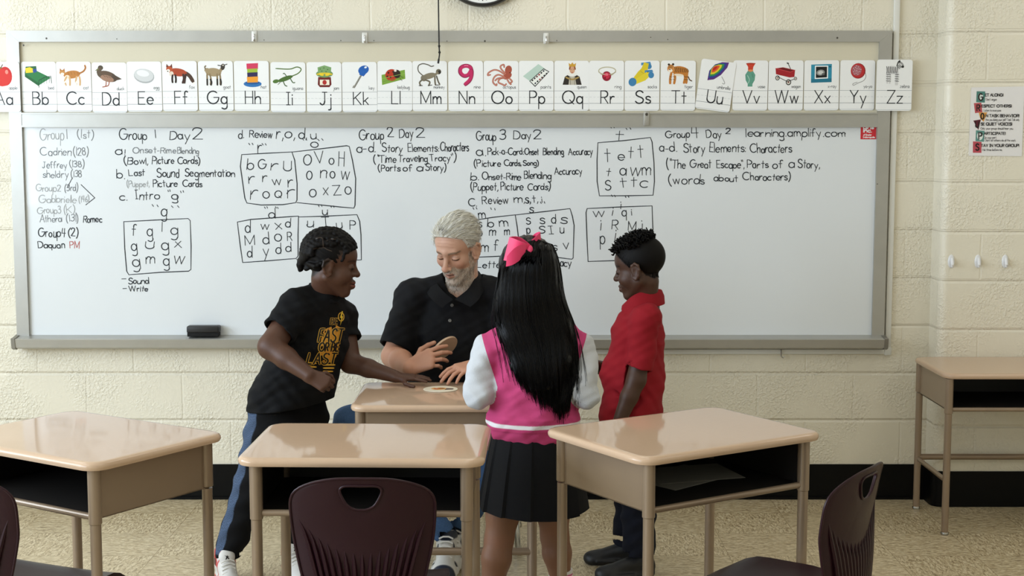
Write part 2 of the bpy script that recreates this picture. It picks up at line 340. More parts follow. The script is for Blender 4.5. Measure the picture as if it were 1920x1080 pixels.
# block pilaster at the right with a bullnose corner
PX0, PY0 = 1.772, 5.845
poly = [(PX0, WALL + .05)]
rb = 0.036
for i in range(7):
    a = PI + PI / 2 * i / 6; poly.append((PX0 + rb + rb * math.cos(a), PY0 + rb + rb * math.sin(a)))
poly += [(XR + .05, PY0), (XR + .05, WALL + .05)]
mb = MB(); mb.prism(poly, 0, CEIL, lambda u, v, t: (u, v, t)); mb.sm = [False, False] + [True] * (len(mb.f) - 2)
struct('wall_pilaster', mb, WALLM)
mb = MB(); mb.box((XL, WALL - .006, 0), (PX0 - .006, WALL, .152)); mb.box((XL, WALL - .014, 0), (PX0 - .006, WALL - .006, .012)); struct('baseboard_back', mb, BLACK_VINYL)
pb = [(PX0 - .006, WALL)] + [(PX0 + rb + (rb + .006) * math.cos(PI + PI / 2 * i / 6), PY0 + rb + (rb + .006) * math.sin(PI + PI / 2 * i / 6)) for i in range(7)] + [(XR, PY0 - .006), (XR, PY0), (PX0 + rb, PY0 + rb), (PX0 + .002, WALL)]
mb = MB(); mb.prism(pb, 0, .152, lambda u, v, t: (u, v, t)); struct('baseboard_right', mb, BLACK_VINYL)
# ================================================================ light
def area(name, loc, rot, sx, sy, power, col):
    l = bpy.data.lights.new(name, 'AREA'); l.shape = 'RECTANGLE'; l.size = sx; l.size_y = sy; l.energy = power; l.color = col
    o = bpy.data.objects.new(name, l); COL.objects.link(o); o.location = loc; o.rotation_euler = rot; return o
WARM = (1.0, 0.975, 0.93); COOL = (0.76, 0.88, 1.0)
for x in (-2.6, 0.2, 2.6):
    for y in (0.4, 2.9, 5.0):
        area('ceiling_lamp', (x, y, CEIL - .02), (0, 0, 0), .6, 1.2, LAMP_W, WARM)
area('window_daylight', (XL + .02, (WY0 + WY1) / 2, (WZ0 + WZ1) / 2), (0, -PI / 2, 0), WZ1 - WZ0, WY1 - WY0, WIN_W, COOL)
w = bpy.data.worlds.new('sky'); SC.world = w; w.use_nodes = True
w.node_tree.nodes['Background'].inputs[0].default_value = (.62, .76, 1, 1); w.node_tree.nodes['Background'].inputs[1].default_value = 1.0
vs.exposure = EXPO
# ================================================================ whiteboard
ALU = mat('aluminium', 'acaba6', rough=0.34, metal=0.55, bump=(8, .05), var=(14, .08))
ALU_D = mat('aluminium_dull', '8e8c86', rough=0.45, metal=0.7)
BOARD = mat('whiteboard_enamel', 'd9dde0', rough=0.22, coat=0.3, var=(1.6, .015))
TACK = mat('tackboard', 'cfc8b2', rough=0.6, bump=(150, .1), var=(5, .03))
BX0, BX1, BZ0, BZ1 = -2.094, 1.574, .70, 1.985
wb = thing('whiteboard', 'long whiteboard covered in handwritten lesson plans, in an aluminium frame on the back wall', 'whiteboard', (0, WALL, BZ0))
O = (0, WALL, BZ0)
zm0, zm1 = 1.588, 1.648      # middle rail
YF = WALL - .030
mb = MB(); mb.box((BX0 + .03, WALL - .016, BZ0), (BX1 - .03, WALL - .001, zm0 + .01)); surf = mb.build('writing_surface', BOARD, wb, O)
mb = MB(); mb.box((BX0 + .03, WALL - .016, zm1 - .01), (BX1 - .03, WALL - .001, BZ1 - .02)); mb.build('tack_panel', TACK, wb, O)
fw = .052
def rail(name, poly_xz, m=ALU):
    b = MB(); n = len(poly_xz); b.prism(poly_xz, YF, WALL - .001, lambda u, v, t: (u, t, v)); return b.build(name, m, wb, O)
rail('frame_rail', [(BX0, BZ1), (BX0 + fw, BZ1 - .046), (BX1 - fw, BZ1 - .046), (BX1, BZ1)])
for s, x in ((1, BX0), (-1, BX1)):
    rail('frame_stile', [(x, BZ1), (x + s * fw, BZ1 - .0465), (x + s * fw, BZ0), (x, BZ0)][::-s])
mb = MB(); mb.box((BX0 + fw, YF + .002, zm0), (BX1 - fw, WALL - .001, zm1)); mb.box((BX0 + fw, YF - .003, zm0), (BX1 - fw, YF + .002, zm0 + .006)); mb.box((BX0 + fw, YF - .003, zm1 - .006), (BX1 - fw, YF + .002, zm1)); mb.build('middle_rail', ALU, wb, O)
# chalk tray
prof = [(WALL - .012, .714), (WALL - .074, .704), (WALL - .080, .706), (WALL - .086, .702), (WALL - .080, .668), (WALL - .06, .660), (WALL - .001, .664)]
mb = MB(); n = len(prof); vv = [(x, y, z) for x in (BX0 + .01, BX1 - .002) for y, z in prof]
mb.add(vv, [tuple(range(n)), tuple(range(2 * n - 1, n - 1, -1))] + [(i, i + n, (i + 1) % n + n, (i + 1) % n) for i in range(n)]); tray = mb.build('tray', ALU, wb, O)
for x in (BX0 - .006, BX1 - .012):
    mb = MB(); mb.prism([(y + (-.003 if y < WALL - .05 else 0), z + (.003 if z > .69 else -.003)) for y, z in prof], x, x + .016, lambda u, v, t: (t, u, v)); mb.build('end_cap', ALU_D, tray, O)
SCREW = mat('screw_steel', '55534e', rough=.4, metal=.8)
for px, py in ((87, 72), (219, 73), (639, 76), (838, 77), (909, 77), (1220, 70), (1252, 74), (1570, 71), (495, 75), (701, 76), (1044, 76), (44, 85), (1645, 345)):
    p = at_y(px, py, YF); mb = MB(); r = .0042 if px in (87, 909, 1570, 44) else .0022
    mb.lathe([(r, 0), (r * .9, .0012), (r * .4, .002)], 8, Matrix.Translation(p) @ Matrix.Rotation(PI / 2, 4, 'X')); mb.build('screw', SCREW, wb, O)
# ---- handwriting
YW = WALL - .0162
def wpt(px, py, z): # board plane, z lifts towards the room
    p = at_y(px, py, YW); return (p.x, p.y - z, p.z)
BK, GY, GL, RD = C('262a30'), C('6f7377'), C('9a9d9e'), C('b0524c')
INKM = mat('marker_ink', attr='Col', rough=0.5, spec=0.2)
def note(label, rows=(), boxes=(), hw=.92):
    """strokes that lie close together form one piece of handwriting"""
    it = []
    for r in rows:
        t, x0, x1, yb, cap = r[:5]; col = r[5] if len(r) > 5 else BK; sl = r[6] if len(r) > 6 else 0
        it.append([(x0 - 7, yb - cap - 3, x1 + 7, yb + 3), ('t', t, x0, x1, yb, cap, col, sl)])
    for pts in boxes: it.append([(min(p[0] for p in pts), min(p[1] for p in pts), max(p[0] for p in pts), max(p[1] for p in pts)), ('b', pts)])
    par = list(range(len(it)))
    def root(i):
        while par[i] != i: i = par[i]
        return i
    for i in range(len(it)):
        for j in range(i):
            a, b = it[i][0], it[j][0]
            if a[0] < b[2] and b[0] < a[2] and a[1] < b[3] and b[1] < a[3]: par[root(i)] = root(j)
    for g in sorted(set(root(i) for i in range(len(it)))):
        b = MB(); words_ = []
        for i in range(len(it)):
            if root(i) != g: continue
            q = it[i][1]
            if q[0] == 't':
                _, t, x0, x1, yb, cap, col, sl = q; words_.append(t)
                st, w = text_strokes(t, 1.05, 1.5, 3.6); ky = cap / 10; k = (x1 - x0) / w if len(t) > 1 else min((x1 - x0) / w, 2.2 * ky)
                for z in st: polyline_sharp(b, [(x0 + p[0] * k, yb - p[1] * ky + sl * p[0] * k) for p in z], hw * (.85 if col is not BK else 1), wpt, col, .0004)
            else:
                polyline_sharp(b, [(p[0] + random.uniform(-.5, .5), p[1] + random.uniform(-.5, .5)) for p in q[1]], hw, wpt, BK, .0003)
        o = b.build('handwriting', INKM, wb, O); o['label'] = label
note('faint grey list of pupil names at the far end of the board', [
 ('Group', 75, 120, 262, 21, GL), ('1', 124, 132, 261, 17, GY), ('(1st)', 146, 175, 259, 15, GY), ('Cadrien', 76, 133, 291, 15, GY), ('(128)', 138, 165, 291, 14, GY), ('Jeffrey', 79, 126, 315, 13, GY), ('(138)', 131, 158, 313, 12, GY),
 ('sheldry', 80, 128, 333, 13, GY), ('(138', 133, 153, 332, 12, GY), ('Group2', 68, 114, 359, 13, GL), ('(3rd)', 121, 146, 358, 13, GY), ('Gabbrielle', 73, 143, 380, 13, GL), ('(146)', 148, 167, 379, 12, GL), ('Group3', 69, 114, 400, 13, GL), ('(K)', 120, 140, 399, 13, GL), ('Athera', 75, 115, 416, 13, GY), ('(131)', 124, 147, 415, 13, GY)], [], .8)
note('pupil names in darker marker with red PM', [('Romec', 156, 191, 417, 13), ('Group4', 72, 122, 444, 16), ('(2)', 128, 147, 443, 14), ('Daquan', 72, 121, 465, 12), ('PM', 131, 148, 465, 12, RD)], [[(152, 346), (178, 371), (161, 384)], [(136, 333), (126, 352)]])
note('Group 1 Day 2 heading', [('Group', 224, 275, 262, 20), ('1', 291, 292, 259, 17), ('Day', 318, 356, 262, 17), ('2', 361, 381, 262, 19)])
note('Group 1 lesson plan rows', [('a', 216, 228, 290, 17), ('!', 233, 234, 290, 10), ('Onset-Rime', 249, 330, 287, 11, GY), ('Blending', 333, 372, 288, 11, GY), ('(Bowl,', 233, 278, 308, 13), ('Picture', 285, 326, 307, 13), ('Cards)', 333, 375, 307, 13), ('b.', 219, 234, 335, 17), ('Last', 242, 271, 329, 12), ('Sound', 295, 335, 332, 16), ('Segmentation', 347, 440, 331, 14),
 ('(Puppet,', 238, 280, 350, 12, GL), ('Picture', 287, 333, 350, 12), ('Cards', 343, 379, 350, 12), ('c.', 224, 238, 375, 17), ('Intro', 254, 300, 374, 16), ('"g"', 313, 342, 373, 16)])
note('boxed practice letters for g', [('" "', 286, 337, 402, 16), ('g', 302, 313, 404, 22), ('f', 247, 255, 441, 20), ('g', 276, 287, 443, 22), ('l', 304, 305, 434, 19), ('g', 320, 333, 440, 22), ('g', 247, 257, 470, 22), ('U', 272, 287, 466, 13), ('g', 303, 316, 469, 22), ('x', 328, 339, 464, 20), ('g', 249, 261, 500, 22), ('m', 274, 291, 494, 20), ('g', 306, 316, 497, 22), ('W', 325, 345, 494, 14)],
 [[(232, 416), (290, 413), (352, 410), (357, 414), (358, 460), (358, 505), (354, 508), (300, 511), (242, 515), (238, 508), (234, 465), (232, 416)]])
note('Sound and Write reminder', [('-', 229, 236, 528, 14), ('Sound', 241, 279, 532, 11), ('-', 231, 238, 545, 14), ('Write', 242, 278, 546, 10)])
note('d. Review r, o, d, u row', [('d.', 447, 457, 259, 15), ('Review', 468, 510, 258, 14), ('r,', 518, 531, 260, 23), ('o,', 535, 554, 260, 22), ('d,', 560, 575, 260, 18), ('u', 583, 594, 261, 20)])
note('boxed practice letters for r', [('" "', 467, 501, 283, 14), ('r', 483, 491, 287, 24), ('b', 463, 475, 318, 21), ('G', 484, 499, 317, 16), ('r', 508, 519, 319, 22), ('U', 531, 547, 320, 19), ('r', 467, 476, 344, 24), ('r', 492, 501, 341, 22), ('w', 511, 527, 347, 20), ('r', 540, 549, 350, 26), ('r', 470, 481, 374, 28), ('o', 493, 505, 371, 23), ('Q', 515, 528, 371, 12), ('r', 538, 551, 372, 25)],
 [[(453, 290), (500, 287), (547, 285), (553, 300), (557, 345), (557, 375), (554, 380), (530, 384), (490, 384), (463, 381), (459, 372), (451, 312), (453, 290)]])
note('boxed practice letters for o', [('" "', 568, 609, 275, 14), ('o', 583, 598, 278, 19), ('O', 569, 583, 309, 18), ('V', 591, 607, 307, 20), ('o', 617, 627, 307, 24), ('H', 635, 645, 310, 28), ('o', 575, 586, 337, 29), ('n', 600, 612, 334, 25), ('o', 619, 629, 333, 24), ('w', 639, 654, 337, 26), ('o', 579, 591, 370, 27), ('x', 606, 616, 366, 25), ('Z', 626, 639, 367, 18), ('o', 647, 658, 364, 24)],
 [[(547, 285), (600, 279), (650, 273), (655, 275), (661, 300), (667, 335), (666, 385), (663, 390), (640, 388), (605, 385), (557, 380)]])
note('boxed practice letters for d', [('" "', 496, 525, 402, 14), ('d', 504, 516, 409, 18), ('d', 460, 470, 436, 24), ('w', 489, 504, 430, 20), ('x', 517, 529, 429, 20), ('d', 535, 545, 426, 19), ('M', 460, 477, 459, 18), ('d', 493, 504, 457, 22), ('o', 515, 527, 453, 24), ('R', 539, 547, 451, 17), ('d', 464, 472, 482, 19), ('y', 494, 505, 479, 22), ('d', 517, 526, 476, 20), ('d', 536, 545, 473, 18)],
 [[(445, 416), (470, 411), (510, 409), (545, 406), (560, 405), (559, 440), (559, 480), (555, 485), (500, 489), (455, 492), (450, 460), (445, 416)]])
note('boxed practice letters for u, partly hidden by the child', [('" "', 597, 627, 401, 14), ('u', 605, 614, 403, 18), ('u', 576, 588, 426, 20), ('T', 604, 618, 426, 18), ('u', 631, 641, 428, 20), ('P', 656, 666, 430, 15), ('I', 579, 588, 450, 14)],
 [[(560, 407), (610, 405), (669, 402), (674, 415), (677, 440), (678, 487), (620, 491), (556, 487)]])
note('Group 2 Day 2 plan', [('Group', 673, 719, 261, 20), ('2', 727, 738, 257, 17), ('Day', 749, 774, 258, 16), ('2', 780, 796, 258, 16), ('a-d.', 669, 703, 285, 17), ('Story', 717, 754, 285, 15), ('Elements:', 765, 822, 284, 14), ('Characters', 826, 879, 283, 16), ('("Time', 701, 743, 305, 14), ('Traveling', 747, 801, 303, 13), ('Tracy")', 806, 854, 302, 13), ('(Parts', 709, 750, 321, 12), ('of', 756, 773, 321, 12), ('a', 781, 792, 320, 14), ('Story)', 798, 836, 320, 13)])
note('Group 3 Day 2 heading', [('Group', 893, 930, 263, 18), ('3', 937, 948, 262, 17), ('Day', 963, 996, 261, 16), ('2', 1000, 1014, 262, 18)])
note('Group 3 lesson plan rows', [('a.', 894, 910, 292, 18), ('Pick-a-Card:', 915, 982, 290, 12), ('Onset', 984, 1010, 290, 12), ('Blending', 1018, 1057, 290, 12), ('Accuracy', 1066, 1111, 290, 13), ('(Picture', 889, 939, 312, 12), ('Cards,', 945, 977, 311, 11), ('Song)', 981, 1010, 310, 10), ('b.', 882, 898, 338, 14), ('Onset-Rime', 904, 976, 337, 13), ('Blending', 983, 1033, 335, 14), ('Accuracy', 1040, 1092, 327, 13), ('(Puppet,', 883, 934, 357, 14), ('Picture', 939, 981, 356, 14), ('Cards)', 989, 1032, 356, 13), ('C.', 879, 894, 387, 15), ('Review', 904, 953, 382, 15), ('m,', 964, 983, 380, 16), ('s,', 985, 995, 381, 18), ('t,', 999, 1009, 380, 14), ('i', 1016, 1019, 379, 13)])
note('boxed practice letters for m, partly hidden by the man', [('" "', 887, 924, 405, 14), ('m', 898, 911, 409, 19), ('s', 898, 904, 426, 17), ('b', 914, 924, 425, 15), ('m', 937, 953, 425, 20), ('o', 899, 904, 442, 16), ('m', 917, 929, 442, 17), ('m', 946, 955, 441, 17), ('m', 902, 916, 471, 20), ('f', 926, 934, 470, 20)],
 [[(880, 414), (925, 407), (966, 403), (970, 425), (974, 460), (975, 478), (930, 481), (878, 483), (880, 414)]])
note('boxed practice letters for s', [('" "', 986, 1018, 393, 14), ('s', 992, 1000, 399, 18), ('s', 987, 996, 420, 20), ('s', 1012, 1022, 419, 22), ('d', 1034, 1042, 419, 20), ('s', 1050, 1062, 420, 22), ('p', 988, 995, 439, 18), ('S', 1010, 1022, 437, 13), ('I', 1029, 1041, 439, 14), ('u', 1050, 1058, 437, 20), ('c', 1012, 1023, 470, 20), ('s', 1035, 1044, 470, 20), ('v', 1056, 1066, 468, 20)],
 [[(966, 403), (1020, 397), (1069, 391), (1073, 405), (1076, 422), (1075, 484), (1072, 486), (1040, 482), (975, 480)]])
note('Letter accuracy row under the m and s boxes', [('Letter', 895, 944, 502, 14), ('Accuracy', 1012, 1071, 499, 14)])
note('boxed practice letters for t', [('" "', 1145, 1180, 253, 14), ('t', 1154, 1172, 263, 20), ('t', 1134, 1145, 303, 28), ('e', 1159, 1171, 300, 22), ('t', 1178, 1188, 297, 24), ('t', 1197, 1208, 295, 24), ('t', 1136, 1144, 329, 17), ('a', 1162, 1173, 328, 22), ('W', 1181, 1201, 329, 17), ('m', 1204, 1219, 329, 24), ('S', 1135, 1145, 357, 17), ('t', 1164, 1176, 351, 20), ('t', 1183, 1193, 351, 20), ('c', 1199, 1212, 351, 22)],
 [[(1121, 268), (1170, 264), (1219, 258), (1223, 266), (1226, 305), (1227, 340), (1224, 366), (1180, 367), (1124, 367), (1120, 340), (1119, 300), (1121, 268)]])
note('boxed practice letters for i', [('" "', 1149, 1178, 382, 14), ('i', 1163, 1165, 391, 18), ('w', 1113, 1135, 407, 21), ('i', 1147, 1149, 403, 18), ('q', 1166, 1175, 405, 19), ('i', 1185, 1188, 403, 15), ('i', 1125, 1127, 431, 22), ('R', 1147, 1158, 429, 16), ('M', 1178, 1193, 431, 17), ('i', 1203, 1205, 431, 22), ('p', 1125, 1134, 457, 24), ('i', 1152, 1154, 452, 24)],
 [[(1101, 391), (1160, 388), (1223, 386), (1224, 440), (1222, 484), (1160, 488), (1103, 490), (1100, 440), (1099, 398), (1101, 391)]])
note('Group 4 Day 2 heading and a website address', [('Group', 1248, 1292, 258, 14), ('4', 1297, 1309, 260, 19), ('Day', 1325, 1353, 258, 14), ('2', 1360, 1369, 251, 12), ('learning.amplify.com', 1399, 1585, 256, 15)])
note('Group 4 lesson plan rows', [('a-d.', 1236, 1269, 284, 17), ('Story', 1282, 1322, 286, 17), ('Elements:', 1330, 1397, 285, 16), ('Characters', 1407, 1484, 286, 16), ('("The', 1250, 1285, 315, 16), ('Great', 1294, 1333, 315, 15), ('Escape",', 1344, 1395, 315, 14), ('Parts', 1401, 1440, 315, 14), ('of', 1448, 1467, 315, 15), ('a', 1479, 1490, 315, 16), ('Story,', 1496, 1537, 315, 15), ('(words', 1254, 1321, 345, 16), ('about', 1338, 1384, 340, 13), ('Characters)', 1393, 1482, 338, 14)])
# ---- clips, hooks
CHROME = mat('chrome', 'c9cbcc', rough=0.12, metal=1.0)
for i, (px, py) in enumerate(((477, 68), (684, 71), (1024, 72))):
    p = at_y(px, py, YF - .001)
    h = thing('map_hook', ['small metal map hook on the top rail above the goat and hat cards', 'small metal map hook on the top rail above the key card', 'small metal map hook on the top rail above the paint box card'][i], 'hook', p, 0, 'metal hooks on the top rail of the whiteboard')
    b = MB(); b.bevel_box((-.011, -.003, -.022), (.011, .001, .022), .002, 2); b.build('plate', mat('hook_white', 'd4d4d0', rough=.3, metal=.3), h)
    b = MB(); b.tube([(0, -.002, .008), (0, -.012, .004), (0, -.016, -.008), (0, -.012, -.018), (0, -.004, -.02), (0, -.003, -.012)], .003, 8); b.build('wire_hook', CHROME, h)
p = at_y(1212, 222, YF - .003)
h = thing('rail_clip', 'narrow metal clip on the middle rail below the socks card', 'clip', p)
b = MB(); b.bevel_box((-.0115, -.004, -.031), (.0115, .001, .029), .002, 2); b.build('plate', ALU, h)
b = MB(); b.lathe([(.006, 0), (.006, .002), (.003, .003)], 12, Matrix.Translation((0, -.004, .017)) @ Matrix.Rotation(PI / 2, 4, 'X')); b.build('rivet', SCREW, h)
# ---- white surface raceway beside and under the board
b = MB(); xr = at_y(1681, 0, WALL).x
b.bevel_box((xr - .012, WALL - .016, .630), (xr + .012, WALL - .0005, CEIL), .003, 2)
rw = b.build('cable_raceway', PLAST_W); tag(rw, 'white plastic cable raceway running down the wall beside the whiteboard and along beneath its tray', 'cable raceway')
b = MB(); b.bevel_box((.30, WALL - .015, .6295), (xr - .0125, WALL - .0005, .652), .003, 2); b.build('lower_run', PLAST_W, rw)
b = MB(); b.bevel_box((xr - .0145, WALL - .019, .626), (xr + .0145, WALL - .0004, .66), .003, 2); b.build('elbow', PLAST_W, rw)
p = at_y(1464, 660, WALL - .017)
b = MB(); b.tube([(p.x, p.y, p.z + .02), (p.x, p.y - .006, p.z + .012), (p.x, p.y - .012, p.z - .018), (p.x + .008, p.y - .012, p.z - .024), (p.x + .012, p.y - .01, p.z - .016)], .0028, 8)
tag(b.build('cord_clip', CHROME), 'tiny wire clip hanging under the tray on the white raceway', 'clip')
# ---- sticker
b = MB(); q = [at_y(x, y, WALL - .0166) for x, y in ((1614, 233.5), (1643, 233.5), (1643, 261), (1614, 261))]
b.box((q[0].x, WALL - .0172, q[2].z), (q[1].x, WALL - .0166, q[0].z)); stk = b.build('sticker', mat('red_vinyl', 'c8202f', rough=.4))
tag(stk, 'small square red sticker with white lettering in the top corner of the whiteboard', 'sticker')
b = MB(); fn = lambda u, v, z: tuple(at_y(u, v, WALL - .0173) + Vector((0, -z, 0))); WH = (.85, .85, .85)
for t, x0, x1, yb, cap, hw_ in (('girls', 1619, 1638, 241.5, 7, .95), ('inc.', 1619, 1634, 248, 7, .95), ('of Greater', 1619, 1634, 254.2, 3, .4), ('Indianapolis', 1618, 1640, 258.6, 3, .4)):
    fit_text(b, t, x0, x1, yb, cap, hw_, fn, WH, .0002, up=-1)
b.build('lettering', INK, stk)
# ---- eraser on the tray
e0 = at_y(352, 625, WALL - .05); e1 = at_y(412, 625, WALL - .05)
er = thing('board_eraser', 'black dry-erase eraser lying on the whiteboard tray', 'eraser', ((e0.x + e1.x) / 2, WALL - .047, .7172), .02)
hl = (e1.x - e0.x) / 2
b = MB(); b.bevel_box((-hl, -.026, .012), (hl, .026, .040), .005, 3); b.build('handle', mat('eraser_black', '17171a', rough=.45), er)
b = MB(); b.bevel_box((-hl + .002, -.024, -.004), (hl - .002, .024, .0125), .002, 2); b.build('felt_pad', mat('felt_dark', '0e0e10', rough=.95), er)
# ================================================================ alphabet cards
class Art:
    def __init__(self, fn): self.b = MB(); self.fn = fn; self.z = 0.0006
    def _z(self): self.z += .00003; return self.z
    def e(self, cx, cy, rx, ry, col, rot=0, n=20):
        a = math.radians(rot); z = self._z()
        P = [(cx + rx * math.cos(t) * math.cos(a) - ry * math.sin(t) * math.sin(a), cy + rx * math.cos(t) * math.sin(a) + ry * math.sin(t) * math.cos(a)) for t in [2 * PI * i / n for i in range(n)]]
        self.b.add([self.fn(u, v, z) for u, v in P], [tuple(range(n))], C(col))
    def p(self, pts, col):
        z = self._z(); self.b.add([self.fn(u, v, z) for u, v in pts], [tuple(range(len(pts)))], C(col))
    def s(self, pts, w, col, smooth=True):
        z = self._z(); P = crom(pts, 5) if smooth and len(pts) > 2 else pts
        (ribbon if smooth else polyline_sharp)(self.b, P, w / 2, self.fn, C(col), z)
def leg4(a, xs, y0, y1, w, col, foot=0):
    for x, dx in xs: a.s([(x, y0), (x + dx, (y0 + y1) / 2), (x + dx * .5 - foot, y1)], w, col)
def art_A(a):
    a.e(27, 27, 13, 18, 'c3211b'); a.e(39, 27, 13, 18, 'c3211b'); a.e(33, 30, 17, 16, 'cf2a20'); a.e(42, 19, 3, 4, 'e88a7c'); a.s([(32, 12), (33, 8), (35, 5)], 1.6, '4a3318'); a.e(29, 11, 4, 2, '8a6a22', 20)
def art_B(a):
    a.p([(7, 26), (33, 46), (33, 50), (7, 31)], 'e6ebe4'); a.p([(7, 20), (30, 17), (56, 30), (33, 44), (7, 27)], '22743c'); a.p([(7, 22), (33, 40), (33, 46), (7, 28)], '185c2d')
    a.p([(7, 21), (9, 9), (29, 8), (30, 19)], '1d5f33'); a.p([(8, 12), (17, 10), (23, 13), (23, 20), (9, 21)], 'e6cb2b'); a.p([(22, 14), (29, 13), (30, 19), (23, 21)], '27488f')
    a.s([(33, 48), (33, 35), (44, 29), (56, 27), (57, 40)], 1.4, '143f28', False)
    for x in (38, 43, 48, 53): a.s([(x, 33 - (x - 33) * .25), (x, 45 - (x - 33) * .28)], .6, '143f28', False)
def art_C(a):
    a.e(30, 24, 16, 7.5, 'b97a35', -6); a.s([(44, 22), (52, 18), (56, 12), (55, 7)], 3.2, 'a86a2c'); a.e(12, 20, 5.5, 5, 'c08a4c'); a.p([(7, 17), (8, 12), (11, 16)], 'a86a2c'); a.p([(13, 16), (16, 12), (17, 18)], 'a86a2c')
    a.e(12, 23, 3.4, 2.8, 'f0e6d6'); a.e(21, 29, 5, 4, 'ece0cc'); leg4(a, ((20, -4), (25, 1), (39, -2), (44, 1)), 28, 44, 3.4, 'cfa878'); leg4(a, ((19, -5), (40, -3)), 36, 45, 3, 'efe6da')
    for i in range(4): a.s([(22 + i * 6, 19), (24 + i * 6, 24)], 1, '95602a')
def art_D(a):
    a.e(30, 26, 19, 9.5, '5d4836', 18); a.p([(38, 20), (57, 31), (40, 35)], '4a3a2c'); a.e(29, 30, 13, 6, '9a7660', 16); a.s([(15, 24), (13, 17), (17, 12)], 7, '5a4a38'); a.e(17, 10, 5, 4.6, '4d4030'); a.p([(13, 10), (6, 16), (14, 14)], '6b6a3e')
    a.s([(27, 36), (26, 44), (20, 46)], 1.8, 'a0563a'); a.s([(33, 36), (31, 43), (25, 45)], 1.8, 'a0563a')
    for i in range(5): a.s([(22 + i * 5, 24 + i), (26 + i * 5, 27 + i)], 1, '3a2c20')
def art_E(a): a.e(33, 27, 19.5, 13.5, 'a9abad', 10); a.e(32.5, 25.5, 18.5, 12, 'cdcfd0', 10); a.e(31, 22, 12, 6, 'e6e7e8', 10)
def art_F(a):
    a.s([(44, 22), (52, 28), (58, 38)], 7, '4a3324'); a.e(59, 40, 2.5, 3, 'efe9e2'); a.e(30, 21, 17, 7.5, 'a8421f', 8); a.e(14, 15, 6, 6, 'b65027'); a.p([(8, 12), (9, 5), (13, 10)], '6a2c18'); a.p([(15, 10), (19, 5), (20, 13)], '6a2c18'); a.e(12, 18, 3.4, 3, 'efe6dc'); a.e(11, 19, 1.2, 1, '221'); a.e(18, 24, 4, 5, 'e0cfbc')
    leg4(a, ((20, -1), (25, 1)), 26, 40, 3.6, '2b1c17'); leg4(a, ((40, 1), (45, -2)), 25, 41, 4, '3a221a', 2)
def art_G(a):
    a.e(29, 21, 15, 8, 'a08d6b', 4); a.e(17, 17, 5, 4, 'a08d6b'); a.s([(14, 15), (13, 11), (15, 9)], 2.5, '75664c'); a.s([(41, 20), (45, 14)], 8, '9c8a69'); a.e(47, 11, 4, 6, '3a342d', 10); a.s([(44, 9), (38, 8)], 2.4, '3a342d', False); a.s([(49, 8), (55, 6)], 2.2, '3a342d', False); a.e(48, 8, 1.8, 1.3, 'e8e2d2')
    leg4(a, ((17, 0), (22, 2), (36, 0), (41, 1)), 24, 44, 3.2, '8a7858'); leg4(a, ((17, 0), (23, 2), (36, 0), (42, 1)), 34, 45, 3.2, '2b2620')
def art_H(a):
    a.e(35, 43, 17, 6, '2a6fb0'); a.e(35, 41, 13, 3, '1d5691')
    for y, h, w, c_ in ((5, 10, 11, 'cf3a5c'), (15, 7, 10, '9db63a'), (22, 8, 10, '2c2350'), (30, 10, 10.5, 'ea9a2c')): a.p([(35 - w, y), (35 + w, y - 1), (35 + w - .4, y + h), (35 - w + .4, y + h + .6)], c_)
def art_I(a):
    a.s([(38, 27), (52, 21), (58, 13), (50, 9), (36, 13), (10, 12)], 2.0, '52702c'); a.e(28, 31, 15, 4.2, '47682c', -20); a.e(10, 36, 6, 3.6, '4f7230', -12); a.s([(30, 26), (26, 21), (24, 22)], 1.6, '3c5a26'); a.s([(37, 30), (42, 38), (46, 38)], 1.8, '3c5a26'); a.s([(24, 36), (27, 43), (31, 45)], 1.8, '3c5a26'); a.s([(18, 38), (14, 42)], 1.6, '3c5a26')
def art_J(a):
    a.p([(22, 28), (46, 28), (47, 42), (43, 47), (25, 47), (21, 42)], '6a1c1a'); a.p([(25, 33), (43, 33), (43, 43), (25, 43)], 'efe4d0'); a.e(34, 38, 4, 4.5, 'b02a26'); a.e(34, 22, 16, 7, '6f9460'); a.p([(21, 10), (34, 6), (47, 10), (46, 20), (22, 20)], '7aa068')
    for x, y in ((26, 13), (33, 11), (40, 14), (29, 17), (37, 18), (44, 22), (24, 23)): a.e(x, y, 1.3, 1, '47683c')
    a.s([(20, 23), (34, 21), (48, 23)], 3, 'd9bd2c'); a.e(28, 23, 5, 2.6, 'e5c82e', 20); a.e(40, 23, 5, 2.6, 'e5c82e', -20)
def art_K(a): a.s([(38, 22), (23, 47)], 4.6, '8d8a80', False); a.s([(38, 24), (25, 46)], 1.2, '5d5a52', False); a.p([(22, 43), (19, 48), (24, 49)], '8d8a80'); a.e(41, 15, 10.5, 8, '1e5cae', -25); a.p([(33, 16), (47, 20), (41, 27), (33, 24)], '1e5cae'); a.e(45, 10, 2.6, 1.8, 'e8ecef', -20)
def art_L(a):
    a.p([(8, 26), (52, 16), (53, 33), (9, 45)], '7aa13c'); a.s([(9, 33), (52, 23)], 1, '93b956', False); a.s([(9, 39), (52, 29)], 1, '64892f', False); a.e(27, 26, 12, 11, 'b5321c', -10); a.e(37, 24, 7, 8, '2a2018', -10); a.e(34, 18, 2.5, 2, 'e8e2d8')
    for x, y in ((21, 22), (25, 30), (30, 20), (19, 29)): a.e(x, y, 1.7, 2, '3a1612')
    a.s([(41, 30), (47, 37)], 1, '2a2018', False); a.s([(42, 27), (49, 31)], 1, '2a2018', False)
